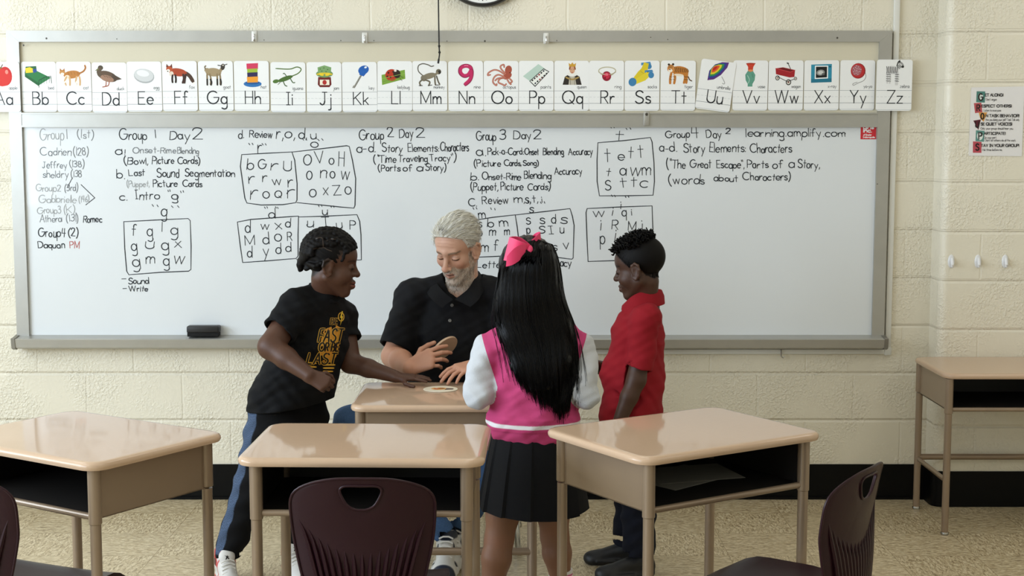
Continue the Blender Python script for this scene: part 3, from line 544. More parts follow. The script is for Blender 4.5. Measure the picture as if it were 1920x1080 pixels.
def art_M(a):
    a.s([(20, 27), (12, 19), (12, 9), (20, 5), (30, 7), (36, 10), (41, 9)], 2, '625d52'); a.e(32, 28, 13, 5.5, '837a66', -14); a.e(22, 32, 6, 6, '7d7563'); a.e(50, 20, 5, 5, '6d6555'); a.e(51.5, 21, 2.8, 3.6, '2c2823'); a.s([(43, 26), (48, 22)], 6, '837a66', False)
    a.s([(20, 34), (14, 40), (16, 46)], 3, '6d6555'); a.s([(24, 35), (33, 39), (31, 46)], 3, '6d6555'); a.s([(43, 28), (43, 38), (44, 45)], 3, '6d6555'); a.s([(46, 28), (49, 38), (52, 44)], 2.6, '5c5548'); a.s([(13, 46), (19, 46)], 2, '35302a', False); a.s([(30, 46), (37, 45)], 2, '35302a', False); a.s([(44, 45), (50, 45)], 2, '35302a', False)
def art_N(a):
    a.s([(45, 22), (42, 12), (33, 9), (24, 13), (23, 22), (30, 28), (38, 26), (44, 18), (44, 28), (40, 37), (32, 44)], 7.5, '8e1f4b'); a.s([(44, 21), (42, 12), (33, 9.5), (25, 13), (24, 21), (30, 27), (38, 25), (43, 18), (43.5, 28), (39.5, 36), (32, 43)], 5.6, 'c22a60'); a.s([(26, 12), (32, 8.5), (38, 9)], 1.2, 'e58aa8')
def art_O(a):
    c_ = 'a5513f'; a.e(47, 17, 6.5, 8.5, c_, 12); a.e(45, 28, 9, 6, c_, -30)
    for P in ([(40, 26), (30, 19), (20, 17), (10, 22), (8, 27), (13, 26)], [(42, 24), (34, 16), (32, 10), (38, 7), (39, 12)], [(40, 30), (28, 26), (20, 31), (18, 40), (24, 46), (25, 43)], [(42, 32), (32, 33), (28, 40), (36, 44), (40, 46), (43, 43)], [(48, 32), (54, 38), (51, 41)], [(38, 31), (27, 33), (22, 37)], [(44, 33), (48, 40), (52, 44)]): a.s(P, 3, c_); a.s(P, .9, 'd39a86')
    a.e(50, 22, 1, 1, '2a1510')
def art_P(a):
    a.p([(8, 29), (37, 6), (50, 15), (21, 38)], 'b9cfc4'); a.p([(20, 38), (47, 14), (58, 20), (31, 49)], '3a3d3c'); a.p([(22, 38), (47, 16), (56, 20.5), (31, 46.5)], 'e9ebe6')
    pc = ('222', '333', '5a2320', '9c2c2c', '222', '2a3040'); 
    for i in range(6):
        t = i / 5; a.e(26 + 21 * t, 36.5 - 17.5 * t, 1.5, 1.9, pc[i], 40, 10); a.e(31.5 + 21 * t, 42 - 18 * t, 1.5, 1.9, pc[5 - i], 40, 10)
def art_Q(a):
    a.p([(16, 45), (20, 30), (28, 25), (40, 25), (48, 30), (52, 45)], '2e2925'); a.p([(27, 45), (29, 29), (39, 29), (42, 45)], 'b9b3a4'); a.s([(22, 31), (34, 35), (46, 31)], 3, 'a58a4e'); a.e(34, 25, 9.5, 4.5, 'e9e7e2'); a.e(34, 17, 5.2, 7, 'cf9f80'); a.s([(29, 16), (30, 11), (34, 9), (38, 11), (39.5, 16)], 2.6, '8a4a26'); a.e(34, 22, 1.8, .7, 'a2463e')
    a.p([(28, 11), (27, 4), (31, 7), (34, 3), (37, 7), (41, 4), (40, 11)], 'c79a38'); a.s([(30, 30), (31, 45)], 1, '6d675c', False); a.s([(38, 30), (39, 45)], 1, '6d675c', False)
    for x in (32, 36.4): a.e(x, 16, .7, .5, '2a1f18')
def art_R(a):
    n = 24; a.s([(34 + 16 * math.cos(t), 19 + 7 * math.sin(t)) for t in [2 * PI * i / n for i in range(n + 1)]], 1.8, 'b9b296'); a.s([(18, 21), (24, 26)], 2.2, 'a39b7c', False); a.s([(50, 21), (42, 27)], 2.2, 'a39b7c', False); a.e(33, 29, 8.6, 9.2, '8f1730'); a.e(33, 28, 6, 6, 'bf2843'); a.p([(29, 25), (33, 23), (37, 25), (35, 28), (31, 28)], 'e06a7c'); a.p([(28, 31), (32, 30), (31, 35)], '7a1226')
def art_S(a):
    a.s([(40, 8), (37, 18), (30, 25), (20, 36)], 13, 'd9c32c', False); a.p([(31, 4), (48, 2), (50, 7), (31, 9)], '4a87b5'); a.e(46, 11, 5, 5, '3f7fae'); a.s([(46, 24), (36, 32), (22, 39)], 12, 'e0cc35', False); a.p([(38, 18), (52, 17), (54, 21), (38, 23)], '4a87b5'); a.e(50, 27, 5.5, 6, '3f7fae'); a.e(15, 40, 7.5, 8, '3f7fae', 20); a.s([(30, 20), (36, 24)], 1, 'b09b20', False)
def art_T(a):
    a.s([(52, 30), (55, 36), (59, 38)], 2, '5a3a20'); a.e(36, 19, 17, 8.5, 'c07a34', 6); a.e(19, 15, 7, 7.5, 'c9894a'); a.e(15, 7.5, 2.2, 2, '33251a'); a.e(23, 7, 2.2, 2, '33251a'); a.e(18, 19, 4, 3.4, 'efe4d2'); a.e(17, 17, 1.4, 1, '33251a')
    leg4(a, ((20, -2), (26, 1)), 23, 43, 4.4, 'c07a34', 1); leg4(a, ((44, 2), (50, -1)), 22, 42, 4.4, 'bd7832', 1); a.e(34, 27, 9, 2.2, 'eadcc6', 4)
    for i in range(8): a.s([(26 + i * 3.4, 12.5 + .4 * i), (27.5 + i * 3.4, 18), (26.5 + i * 3.4, 22)], 1, '2e2118')
    for x in (19, 25, 46, 50): a.s([(x - 2, 30), (x + 2, 31)], .9, '2e2118', False); a.s([(x - 2, 35), (x + 2, 36)], .9, '2e2118', False)
    for y in (11, 13.5): a.s([(14, y), (22, y - 1)], .8, '2e2118', False)
def art_U(a):
    a.s([(42, 29), (49, 39), (48, 42), (45, 41)], 1.3, '9a9a9a')
    cs = ['5a2a78', '2a3f8f', '2f8a46', 'e0c62c', 'd9542a', 'b8241f']
    for i, c_ in enumerate(cs):
        k = 1 - i / 6.5; ox, oy = 33 - 11 * (1 - k) * .7, 19 - 7 * (1 - k) * .7
        a.p([(ox + x * k, oy + y * k) for x, y in [(-17, 20), (-16, 2), (-7, -11), (6, -17), (19, -18), (17, -8), (7, 7), (-5, 17)]], c_)
def art_V(a):
    a.p([(24, 6), (42, 5), (38, 12), (37, 19), (42, 27), (41, 37), (37, 44), (37, 49), (28, 49), (28, 44), (24, 37), (23, 27), (28, 19), (28, 12)], '5f9a86'); a.p([(24, 6), (42, 5), (38, 12), (37, 18), (33, 22), (28, 18), (28, 12)], 'c8412c'); a.e(33, 6, 9, 1.4, 'a8331f'); a.s([(27, 28), (31, 36), (29, 43)], 1.6, '9cc4b4'); a.s([(36, 25), (38, 32)], 1.2, '3f7a68', False); a.e(33, 19, 5, 2, 'd98a5a')
def art_W(a):
    a.s([(45, 24), (38, 9), (36, 6)], 1.4, '4a4a4c'); a.e(36, 5.5, 2.4, 1.4, '4a4a4c', 20); a.p([(13, 15), (27, 13), (50, 18), (49, 31), (40, 32), (14, 26)], 'a02028'); a.p([(14, 16), (27, 14), (49, 19), (42, 22)], '6d141a'); a.s([(13, 15), (41, 22), (50, 18)], 1.2, 'c9474a', False); a.s([(18, 31), (36, 40), (51, 34)], 1.6, '2a2a2c', False)
    for x, y, r in ((17, 33, 4.6), (38, 41, 5.6), (51, 34, 3.2)): a.e(x, y, r * .9, r, '232325'); a.e(x, y, r * .62, r * .68, 'd6d2c6'); a.e(x, y, r * .25, r * .25, '7a2a2c')
def art_X(a):
    a.p([(13, 8), (52, 7), (52, 41), (13, 42)], '2e8ba8'); a.p([(13, 35), (52, 34), (52, 41), (13, 42)], '23728c'); a.p([(20, 10), (45, 10), (45, 34), (20, 35)], 'f0f2f2'); a.p([(22, 12), (43, 12), (43, 32), (22, 33)], '17191b'); a.e(31, 23, 8, 5.5, '8e8f8d', -8); a.e(31, 23, 5, 3.5, 'c8c9c6', -8); a.e(36, 26, 3, 2, '5f605f'); a.e(48.5, 12, 1.6, 1.6, '1a4a5c')
def art_Y(a):
    a.s([(46, 20), (49, 30), (45, 38), (34, 43), (26, 47), (25, 44), (33, 41)], 1.1, '8f8f8c'); a.e(34, 20, 14, 14.5, '8f1f22'); a.e(33, 19.5, 12.8, 13.6, 'b72b2d'); a.e(31.5, 19, 9.2, 10, 'a8606a')
    for i in range(16):
        t = i * 2.4; r = 8.5 * math.sqrt(i / 16); a.e(31.5 + r * math.cos(t), 19 + r * 1.05 * math.sin(t), 1, .8, 'd7c4c8', 0, 8)
def art_Z(a):
    a.e(29, 19, 12, 8, 'dedede', 6); a.s([(38, 17), (43, 10)], 8, 'd4d4d4', False); a.e(45, 9.5, 4, 6.5, '9a9a9a', -35); a.p([(40, 6), (42, 0), (44, 5)], '333'); a.e(48, 13, 2.2, 2.2, '222'); a.s([(37, 12), (39, 5), (42, 2)], 2, '2a2a2a')
    leg4(a, ((20, 0), (24, 1)), 23, 43, 3.2, 'd0d0d0'); leg4(a, ((36, 0), (39, -1)), 22, 46, 3.2, 'd0d0d0')
    for i in range(7): a.s([(18 + i * 3.3, 12.5 + .2 * i), (19.5 + i * 3, 19), (18.5 + i * 3, 25)], 1.2, '242424')
    for x in (20, 24, 36, 39):
        for y in (27, 31, 35, 39): a.s([(x - 2, y), (x + 2, y + .6)], 1.2, '242424', False)
    for i in range(3): a.s([(37 + i * 2.2, 11 - i), (42 + i * 1.6, 17 - i * 1.6)], 1.2, '242424', False)
WORDS = 'apple bed cat duck egg fox goat hat iguana jam key ladybug monkey nine octopus paints queen ring socks tiger umbrella vase wagon x-ray yo-yo zebra'.split()
DESC = ['a red apple', 'a bed with a green cover', 'an orange cat', 'a brown duck', 'a grey egg', 'a red fox', 'a young goat', 'a striped tall hat', 'a green lizard', 'a jam jar with a yellow bow', 'a blue-topped key', 'a ladybug on a leaf', 'a long-tailed monkey', 'a crimson numeral nine', 'a reddish octopus', 'an open paint box', 'a crowned queen', 'a ruby ring', 'yellow and blue socks', 'a tiger', 'a rainbow umbrella, tilted out of line', 'a red and green vase', 'a red wagon', 'a blue x-ray frame', 'a red yo-yo on a string', 'a zebra']
XS = [-28, 40.5, 106, 172.5, 238, 304.5, 372, 439, 507.5, 575, 641.5, 707.5, 773, 840.5, 906.5, 972.5, 1039, 1104.5, 1171, 1238.5, 1309, 1374, 1440.5, 1507.5, 1574.5, 1643]
CARD_W = mat('white_card', 'eceded', rough=.35, coat=.25)
for i in range(26):
    ch = chr(65 + i); x0 = XS[i]; wpx = 65.5 if i != 25 else 67
    yt = 116.3 - 3.2 * i / 25 + (1.6 if i in (3, 8, 9, 10) else 0) + (-.8 if i in (5, 6, 7) else 0); hpx = 93.5
    YC = YF - .0035 if i in (0, 25) else WALL - .0185 - (.0012 if i % 2 else 0) - (.003 if i == 20 else 0)
    tilt = math.radians(7.5) if i == 20 else math.radians(random.uniform(-.4, .4))
    cen = at_y(x0 + wpx / 2, yt + hpx / 2, YC); sc = (at_y(x0 + wpx, yt, YC) - at_y(x0, yt, YC)).length / 66.0
    card = thing('alphabet_card', f'white alphabet card showing {DESC[i]} above the letters {ch}{ch.lower()}', 'card', cen, 0, 'alphabet cards in the row across the top of the whiteboard'); card.rotation_euler = (0, tilt, 0)
    fn = lambda u, v, z: ((u - 33) * sc, -z, (47 - v) * sc)
    b = MB(); r = 5; P = []
    for cx, cy, a0 in ((66 - r, r, -90), (66 - r, 94 - r, 0), (r, 94 - r, 90), (r, r, 180)):
        for k in range(5): a = math.radians(a0 + 22.5 * k); P.append((cx + r * math.cos(a), cy + r * math.sin(a)))
    b.prism(P, 0, .0005, fn); b.build('card_stock', CARD_W, card)
    A = Art(fn); globals()['art_' + ch](A); A.b.build('picture', INK, card)
    b = MB()
    for v, w_, c_ in ((56.5, .9, '8d939a'), (80, 1.0, '6f757c'), (92, .8, 'a3a8ad')): ribbon(b, [(.6, v), (65.4, v)], w_ / 2, fn, C(c_), .0006)
    for k in range(9): ribbon(b, [(1 + k * 7.3, 68.2), (5.3 + k * 7.3, 68.2)], .3, fn, C('b4b9bd'), .0006)
    b.build('ruled_lines', INK, card)
    b = MB(); lc = C('23262b'); st, w_ = text_strokes(ch + ch.lower(), 0, 1.8)
    k = 2.35; wd = w_ * k; u0 = 33 + (2 if i else 2) - wd / 2
    for q in st: polyline_sharp(b, [(u0 + p[0] * k, 80 - p[1] * k) for p in q], 1.25, fn, lc, .0008)
    b.build('lettering', INK, card)
    b = MB(); t = WORDS[i]; wd = {'i': 1}.get(t, sum(2.2 if c_ in 'il-' else 3.6 for c_ in t)) * .95
    fit_text(b, t, 61 - wd, 61, 51.6, 6.2, .42, fn, C('55585c'), .0006, up=-1); b.build('caption', INK, card)
# ================================================================ clock, cord, poster, hooks
p = at_y(905, -68, WALL - .001)
clk = thing('wall_clock', 'round wall clock with black rim and white dial, high above the whiteboard', 'clock', p)
RX = Matrix.Rotation(PI / 2, 4, 'X')
b = MB(); b.lathe([(.165, 0), (.178, .004), (.18, .03), (.176, .04), (.168, .042), (.164, .034)], 64, RX); b.build('rim', mat('clock_black', '141416', rough=.35), clk)
b = MB(); b.lathe([(.1635, .03), (.1635, .0355)], 64, RX); b.build('dial', mat('clock_white', 'e9eae8', rough=.5), clk)
b = MB(); fn = lambda u, v, z: (u, -.0358 - z, v); kc = C('1b1b1d')
for k in range(60):
    a = 2 * PI * k / 60; r0 = .148 if k % 5 else .143; ribbon(b, [(r0 * math.sin(a), r0 * math.cos(a)), (.153 * math.sin(a), .153 * math.cos(a))], .0016 if k % 5 else .003, fn, kc, .0003)
for k in range(1, 13):
    if any(ch not in GLY for ch in str(k)): continue
    a = 2 * PI * k / 12; fit_text(b, str(k), .122 * math.sin(a) - .009 * len(str(k)), .122 * math.sin(a) + .009 * len(str(k)), .122 * math.cos(a) - .014, .03, .003, fn, kc, .0003)
b.build('numerals', INK, clk)
for a, l, w_ in ((300, .08, .005), (60, .115, .0035)):
    b = MB(); a = math.radians(a); ribbon(b, [(-.02 * math.sin(a), -.02 * math.cos(a)), (l * math.sin(a), l * math.cos(a))], w_, fn, kc, .004); b.prism([(.008 * math.cos(t), .008 * math.sin(t)) for t in [PI * i / 6 for i in range(12)]], 0, .006, fn, kc); b.build('hand', INK, clk)
b = MB(); P = [at_y(*q, WALL - .055) for q in crom(((822, 0), (822.6, 45), (823.2, 80), (823.4, 86), (823.6, 92), (824, 97), (824, 102), (823.4, 107), (822.4, 113), (821.6, 119)), 4)]
P = [Vector((P[0].x, P[0].y, CEIL))] + P
kn_ = [.0028 + .0026 * max(0, 1 - abs(i - 13) / 2.2) + .0028 * max(0, 1 - abs(i - 22) / 2.2) + (.0012 if i > 31 else 0) for i in range(len(P))]
b.tube(P, kn_, 10)
tag(b.build('pull_cord', mat('black_cord', '101012', rough=.7)), 'thin black knotted pull cord hanging from the ceiling in front of the monkey card', 'cord')
YP = PY0 - .0015
pc = [at_y(x, y, YP) for x, y in ((1821, 164), (1920.5, 162), (1916, 293), (1816, 292))]
O_ = pc[0]; pst = thing('rules_sign', 'laminated white poster of group work rules on the right-hand block pilaster', 'poster', O_)
loc = lambda px, py, z: tuple(at_y(px, py, YP) - Vector(O_) + Vector((0, -z, 0)))
b = MB(); b.prism([(1821, 164), (1816, 292), (1916, 293), (1920.5, 162)], 0, .0008, loc); b.build('sheet', mat('laminated_paper', 'e4e2e2', rough=.18, coat=.4), pst)
z8 = lambda x, y: (1800 + x / 7.2, 150 + y / 7.2)
b = MB(); A = Art(loc); A.z = .0009
for P, c_ in (([(224, 152), (340, 154), (335, 306), (217, 300)], '4c8078'), ([(186, 312), (286, 306), (302, 436), (202, 448)], 'b8545a'), ([(250, 438), (368, 436), (318, 566), (272, 520)], 'd59a52'), ([(178, 548), (282, 532), (246, 676)], '5a1f2c'), ([(214, 678), (330, 686), (322, 834), (208, 826)], '5f9088'), ([(174, 828), (290, 836), (288, 984), (172, 982)], 'ba4f5a')): A.p([z8(*q) for q in P], c_)
for x, y, rx, ry in ((276, 230, 36, 54), (268, 756, 40, 56)): A.e(*z8(x, y), rx / 7.2, ry / 7.2, 'dfe6e2')
A.b.build('tiles', INK, pst)
b = MB(); dk = C('1d1b1d')
for ch, x0, x1, y0, y1, hw_ in (('G', 250, 306, 185, 275, 1.3), ('R', 226, 266, 335, 415, 1.2), ('O', 280, 320, 450, 528, 1.1), ('U', 208, 250, 560, 640, 1.1), ('P', 250, 292, 710, 800, 1.3), ('S', 212, 252, 862, 948, 1.2)):
    (X0, Y1), (X1, Y0) = z8(x0, y1), z8(x1, y0); fit_text(b, ch, X0, X1, Y1, Y1 - Y0, hw_, loc, dk, .0022, up=-1)
for t, x0, x1, y0, y1 in (('ET ALONG!', 338, 580, 184, 220), ('ESPECT OTHERS!', 292, 692, 334, 368), ('N TASK BEHAVIOR!', 348, 795, 464, 500), ('SE QUIET VOICES!', 280, 698, 576, 612), ('ARTICIPATE!', 322, 610, 704, 738), ('TAY IN YOUR GROUP!', 282, 792, 866, 902)):
    (X0, Y1), (X1, Y0) = z8(x0, y1), z8(x1, y0); fit_text(b, t, X0, X1, Y1, Y1 - Y0, .68, loc, dk, .0022, up=-1)
for t, x0, x1, y1 in (("Don't argue.", 346, 495, 276), ('Listen to everyone.', 318, 555, 424), ('Are you doing your job? Task Talk only.', 342, 802, 550), ('Only your group should hear you.', 276, 716, 668), ('Do your part.', 320, 492, 790), ("Don't let others do all the work.", 336, 752, 828), ('Ask three before me.', 298, 568, 956)):
    (X0, Y1) = z8(x0, y1); X1 = z8(x1, y1)[0]; fit_text(b, t, X0, X1, Y1, 4.2, .26, loc, dk, .0022, .4, up=-1)
b.build('lettering', INK, pst)
WP = mat('hook_plastic', 'e2e3e6', rough=.25)
for i, px in enumerate((1783.5, 1833.5, 1884.5)):
    p = at_y(px, 490, PY0 - .0008)
    h = thing('adhesive_hook', 'white adhesive wall hook, ' + ('nearest to the rounded pilaster corner', 'middle one of three in a row under the poster', 'farthest from the rounded pilaster corner')[i], 'hook', p, 0, 'white adhesive hooks under the poster')
    b = MB(); b.sphere((0, 0, 0), 1, 20, sc=(.014, .006, .028)); b.build('plate', WP, h)
    b = MB(); b.tube([(.002, -.005, .012), (.001, -.012, 0), (0, -.018, -.012), (-.002, -.024, -.018), (-.003, -.028, -.010)], [.006, .007, .007, .006, .004], 10); b.build('prong', WP, h)
# ================================================================ school desks
TOPM = mat('desk_laminate', 'c2a68c', rough=.07, coat=0, spec=.34, bump=(3, .02), var=(70, .025))
DESKM = mat('desk_metal', '8f7c68', rough=.33, metal=.25, coat=.15, var=(7, .06))
INNER_SHEET = mat('dark_inner_sheet', '1c1815', rough=.55)
GLIDE = mat('glide_nickel', 'a8a6a0', rough=.25, metal=1)
def rrect(hx, hy, r, n=8):
    P = []
    for cx, cy, a0 in ((hx - r, hy - r, 0), (-hx + r, hy - r, 90), (-hx + r, -hy + r, 180), (hx - r, -hy + r, 270)):
        for k in range(n + 1): a = math.radians(a0 + 90 * k / n); P.append((cx + r * math.cos(a), cy + r * math.sin(a)))
    return P
def make_desk(label, x, y, rz, h, inset=.041):
    """open side towards local -y"""
    d = thing('school_desk', label, 'desk', (x, y, 0), rz, 'tan open-front school desks')
    hx, hy = .305, .2285
    b = MB(); rings = []
    for ins, z in ((.012, h - .0225), (.003, h - .020), (0, h - .014), (.0005, h - .008), (.004, h - .003), (.010, h - .0005), (.02, h)):
        rings.append([(px_, py_, z) for px_, py_ in rrect(hx - ins, hy - ins, .05 - ins)])
    n = len(rings[0]); vv = [p for r in rings for p in r]
    fs = [(i * n + k, i * n + (k + 1) % n, (i + 1) * n + (k + 1) % n, (i + 1) * n + k) for i in range(len(rings) - 1) for k in range(n)]
    fs += [tuple(range(n - 1, -1, -1)), tuple(range((len(rings) - 1) * n, len(rings) * n))]
    b.add(vv, fs, None, True); b.build('desktop', TOPM, d)
    bz0, bz1 = h - .148, h - .022; ix, iy, t = hx - inset, hy - (.033 if inset > .03 else .026), .0025
    # three-sided sheet metal box with rounded back corners
    out = [(-ix, -iy + .012), (-ix, iy - .03)] + [(-ix + .03 + .03 * math.cos(a), iy - .03 + .03 * math.sin(a)) for a in [PI - PI / 2 * k / 6 for k in range(7)]][1:] + [(ix - .03 + .03 * math.cos(a), iy - .03 + .03 * math.sin(a)) for a in [PI / 2 - PI / 2 * k / 6 for k in range(7)]] + [(ix, -iy + .012)]
    inn = [(u * (ix - t) / ix, (v + .012) * (iy - t - .0) / iy - .012) for u, v in out]
    b = MB(); b.prism(out + inn[::-1], bz0, bz1, lambda u, v, tt: (u, v, tt)); b.box((-ix, -iy + .012, bz0), (ix, iy - .002, bz0 + .003)); b.sm = [False] * len(b.f)
    bx = b.build('book_box', DESKM, d)
    b = MB(); b.box((-ix + t + .001, -iy + .02, bz0 + .0032), (ix - t - .001, iy - .006, bz0 + .006)); b.box((-ix + t + .001, iy - .012, bz0 + .006), (ix - t - .001, iy - .008, bz1)); b.box((-ix + t, -iy + .03, bz0 + .006), (-ix + t + .002, iy - .012, bz1)); b.box((ix - t - .002, -iy + .03, bz0 + .006), (ix - t, iy - .012, bz1)); b.box((-ix + t + .001, -iy + .02, bz1 - .002), (ix - t - .001, iy - .012, bz1 - .0003)); b.build('inner_sheets', INNER_SHEET, bx)  # thin dark sheets over the inner faces of the box
    b = MB(); b.tube([(-ix, -iy + .008, bz0 + .004), (ix, -iy + .008, bz0 + .004)], .0085, 12); b.build('front_lip', DESKM, d)
    for sx in (-1, 1):
        for sy in (-1, 1):
            lx, ly = sx * (ix - .004), sy * (iy - .006); rr = .0162
            b = MB(); b.tube([(lx, ly, bz0 - .012), (lx, ly, bz0 - .010), (lx, ly, bz1)] if sy < 0 else [(lx, ly, bz0 + .004), (lx, ly, bz0 + .006), (lx, ly, bz1)], [rr - .002, rr, rr], 20)
            b.tube([(lx, ly, .012), (lx, ly, bz0)], .0138, 18); lg = b.build('leg', DESKM, d)
            b = MB(); b.lathe([(.006, .02), (.013, .013), (.0155, .008), (.015, .001), (.009, 0)][::-1], 16, Matrix.Translation((lx, ly, 0))); b.build('foot_glide', GLIDE, lg)
    lx, ly = ix - .004, iy - .006
    for sx in (-1, 1):
        b = MB(); b.tube([(sx * lx, -ly, .215), (sx * lx, ly, .215)], .0105, 12, flat=((1, 0, 0), .7)); b.build('side_brace', DESKM, d)
    b = MB(); b.tube([(-lx, ly, .222), (lx, ly, .222)], .0125, 14); b.build('rear_brace', DESKM, d)
    return d
make_desk('tan school desk standing square in the front row, maroon chair pushed up to it', -.366, 3.610, math.radians(-1.45), .76)
dR = make_desk('tan school desk turned at an angle, with papers in its open box', .457, 3.740, math.radians(32.3), .76)
make_desk('tan school desk turned at an angle, partly out of the picture, with an empty box', -1.132, 3.680, math.radians(-32.6), .76)
make_desk('tan school desk the man and three children are gathered around', -.208, 4.632, PI, .70, .027)
make_desk('lower tan school desk standing alone against the block pilaster', 1.660 + .31, 5.612, math.radians(0), .64, .021)
# loose papers in the angled desk
for k, (dx, dy, a, lb) in enumerate(((.03, .045, 12, 'white sheet of paper lying inside the open angled desk, under another sheet'), (.075, .06, -14, 'white sheet of paper lying askew on top inside the open angled desk'))):
    b = MB(); b.box((-.09, -.125, 0), (.09, .125, .0006)); o = b.build('paper_sheet', mat('paper', 'a9a69e', rough=.7)); tag(o, lb, 'paper', 'papers in the angled desk')
    Mz = Matrix.Translation((.457, 3.740, 0)) @ Matrix.Rotation(math.radians(32.3), 4, 'Z'); o.location = Mz @ Vector((dx, dy, .76 - .148 + .0065 + .001 * k)); o.rotation_euler = (0, 0, math.radians(31 + 90 + a))
# ================================================================ maroon shell chairs
SHELL = mat('maroon_plastic', '270f17', rough=.38, spec=.22, bump=(400, .05))
def make_chair(label, x, y, rz, seat_h=.41, shell=SHELL):
    """faces local +y"""
    c = thing('classroom_chair', label, 'chair', (x, y, 0), rz, 'maroon plastic classroom chairs')
    H = .745 - .41
    def bend(u, v, off):    # u across, v height above seat: front face of the back; off = thickness towards the rear
        lean = -.070 - .025 * v - .16 * max(0, v - .19)
        return (u, lean + 1.15 * u * u - off, seat_h + v)
    out = crom([(0, .340), (.06, .338), (.115, .326), (.155, .306), (.171, .28), (.172, .24), (.166, .18), (.152, .11), (.136, .05), (.12, .0), (.06, -.012), (0, -.014), (-.06, -.012), (-.12, 0), (-.136, .05), (-.152, .11), (-.166, .18), (-.172, .24), (-.171, .28), (-.155, .306), (-.115, .326), (-.06, .338), (0, .340)], 4)[:-1]
    hole = crom([(0, .322), (.03, .322), (.043, .319), (.049, .310), (.044, .294), (.032, .274), (.016, .264), (0, .262), (-.016, .264), (-.032, .274), (-.044, .294), (-.049, .310), (-.043, .319), (-.03, .322), (0, .322)], 4)[:-1]
    def resample(P, n, c0):
        # points on the outline at equal angles about c0
        res = []
        for k in range(n):
            a = PI / 2 - 2 * PI * k / n; d = (math.cos(a), math.sin(a)); best = None
            for i in range(len(P)):
                p, q = P[i], P[(i + 1) % len(P)]; ex, ey = q[0] - p[0], q[1] - p[1]; den = d[0] * ey - d[1] * ex
                if abs(den) < 1e-12: continue
                t = ((p[0] - c0[0]) * ey - (p[1] - c0[1]) * ex) / den; s_ = ((p[0] - c0[0]) * d[1] - (p[1] - c0[1]) * d[0]) / den
                if t > 0 and -1e-6 <= s_ <= 1 + 1e-6 and (best is None or t > best): best = t
            res.append((c0[0] + d[0] * best, c0[1] + d[1] * best))
        return res
    N_ = 96; c0 = (0, .293); Ho = resample(hole, N_, c0); Ou = resample(out, N_, c0); ts = (0, .06, .2, .35, .5, .65, .8, .93, 1)
    b = MB(); th = .007; vv = []; rows = []
    prof = [(t, 0) for t in ts] + [(t, th) for t in reversed(ts)]
    for t, off in prof:
        e_ = .0025 if t in (0, 1) else 0
        vv += [bend(Ho[k][0] + (Ou[k][0] - Ho[k][0]) * t, Ho[k][1] + (Ou[k][1] - Ho[k][1]) * t, off + (e_ if off == 0 else -e_)) for k in range(N_)]
    m_ = len(prof)
    fs = [(i * N_ + k, i * N_ + (k + 1) % N_, ((i + 1) % m_) * N_ + (k + 1) % N_, ((i + 1) % m_) * N_ + k) for i in range(m_) for k in range(N_)]
    b.add(vv, fs, None, True)
    b.tube([bend(p[0], p[1], th + .0005) for p in Ho], .0032, 8, closed=True)
    b.tube([bend(p[0] * .992, p[1], th - .001) for p in Ou], .0034, 8, closed=True)
    for i in range(15):      # moulded flutes on the rear
        s_ = (i - 7) / 7; top = .232 - .075 * (1 - s_ * s_) ; P = []
        for k in range(9):
            f_ = k / 8; v = top * (1 - f_) + .0 * f_; u = s_ * (.150 - .062 * (f_ ** .8)) * (1.0 if v > .0 else 1)
            P.append(bend(u, v, th + .008 * math.sin(PI * min(1, (f_ * 1.2 + .02) * .6)) - .002))
        b.tube(P, [.0012, .004] + [.0058] * 6 + [.004], 6)
    b.build('backrest', shell, c)
    # seat pan
    b = MB(); nu, nv = 18, 14; vv = []
    for lay in (0, 1):
        for j in range(nv + 1):
            g = j / nv; wv = .125 + .065 * min(1, g * 2.4) - .02 * max(0, g - .8) * 5 * .6
            for i in range(nu + 1):
                s_ = i / nu * 2 - 1; yy = -.072 + .437 * g - .03 * (s_ ** 4) * (1 if g > .5 else 0)
                z = seat_h - .014 * math.sin(PI * g) * (1 - s_ * s_) - .03 * max(0, g - .82) / .18 * max(0, g - .82) / .18 + .012 * s_ ** 4
                vv.append((wv * s_, yy, z - lay * .009))
    o_ = (nu + 1) * (nv + 1); I = lambda l, j, i: l * o_ + j * (nu + 1) + i; fs = []
    for j in range(nv):
        for i in range(nu): fs.append((I(0, j, i), I(0, j, i + 1), I(0, j + 1, i + 1), I(0, j + 1, i))); fs.append((I(1, j, i), I(1, j + 1, i), I(1, j + 1, i + 1), I(1, j, i + 1)))
    for j in range(nv):
        for i in (0, nu): fs.append((I(0, j, i), I(0, j + 1, i), I(1, j + 1, i), I(1, j, i)))
    for i in range(nu):
        for j in (0, nv): fs.append((I(0, j, i), I(1, j, i), I(1, j, i + 1), I(0, j, i + 1)))
    b.add(vv, fs, None, True); b.build('seat', shell, c)
    for sx in (-1, 1):
        for y0, y1 in ((.03, -.03), (.30, .345)):
            b = MB(); b.tube([(sx * .13, y0, seat_h - .02), (sx * .172, y0 + (y1 - y0) * .12, seat_h - .05), (sx * .192, y1, .03), (sx * .193, y1, .016)], .0125, 14); lg = b.build('leg', CHROME, c)
            b = MB(); b.lathe([(.008, 0), (.016, .002), (.0165, .010), (.013, .02), (.011, .024)], 14, Matrix.Translation((sx * .193, y1, 0))); b.build('foot_glide', GLIDE, lg)
        b = MB(); b.tube([(sx * .13, .0, seat_h - .022), (sx * .13, .33, seat_h - .022)], .009, 10); b.build('seat_rail', CHROME, c)
    return c
make_chair('maroon plastic chair seen from behind, pushed up to the square-standing front desk', -.352, 3.335, 0)
make_chair('maroon plastic chair turned side-on beside the angled desk with papers', .775, 3.405, math.radians(55))
make_chair('maroon plastic chair mostly out of the picture, tucked into the empty angled desk', -1.303, 3.385, math.radians(-22))
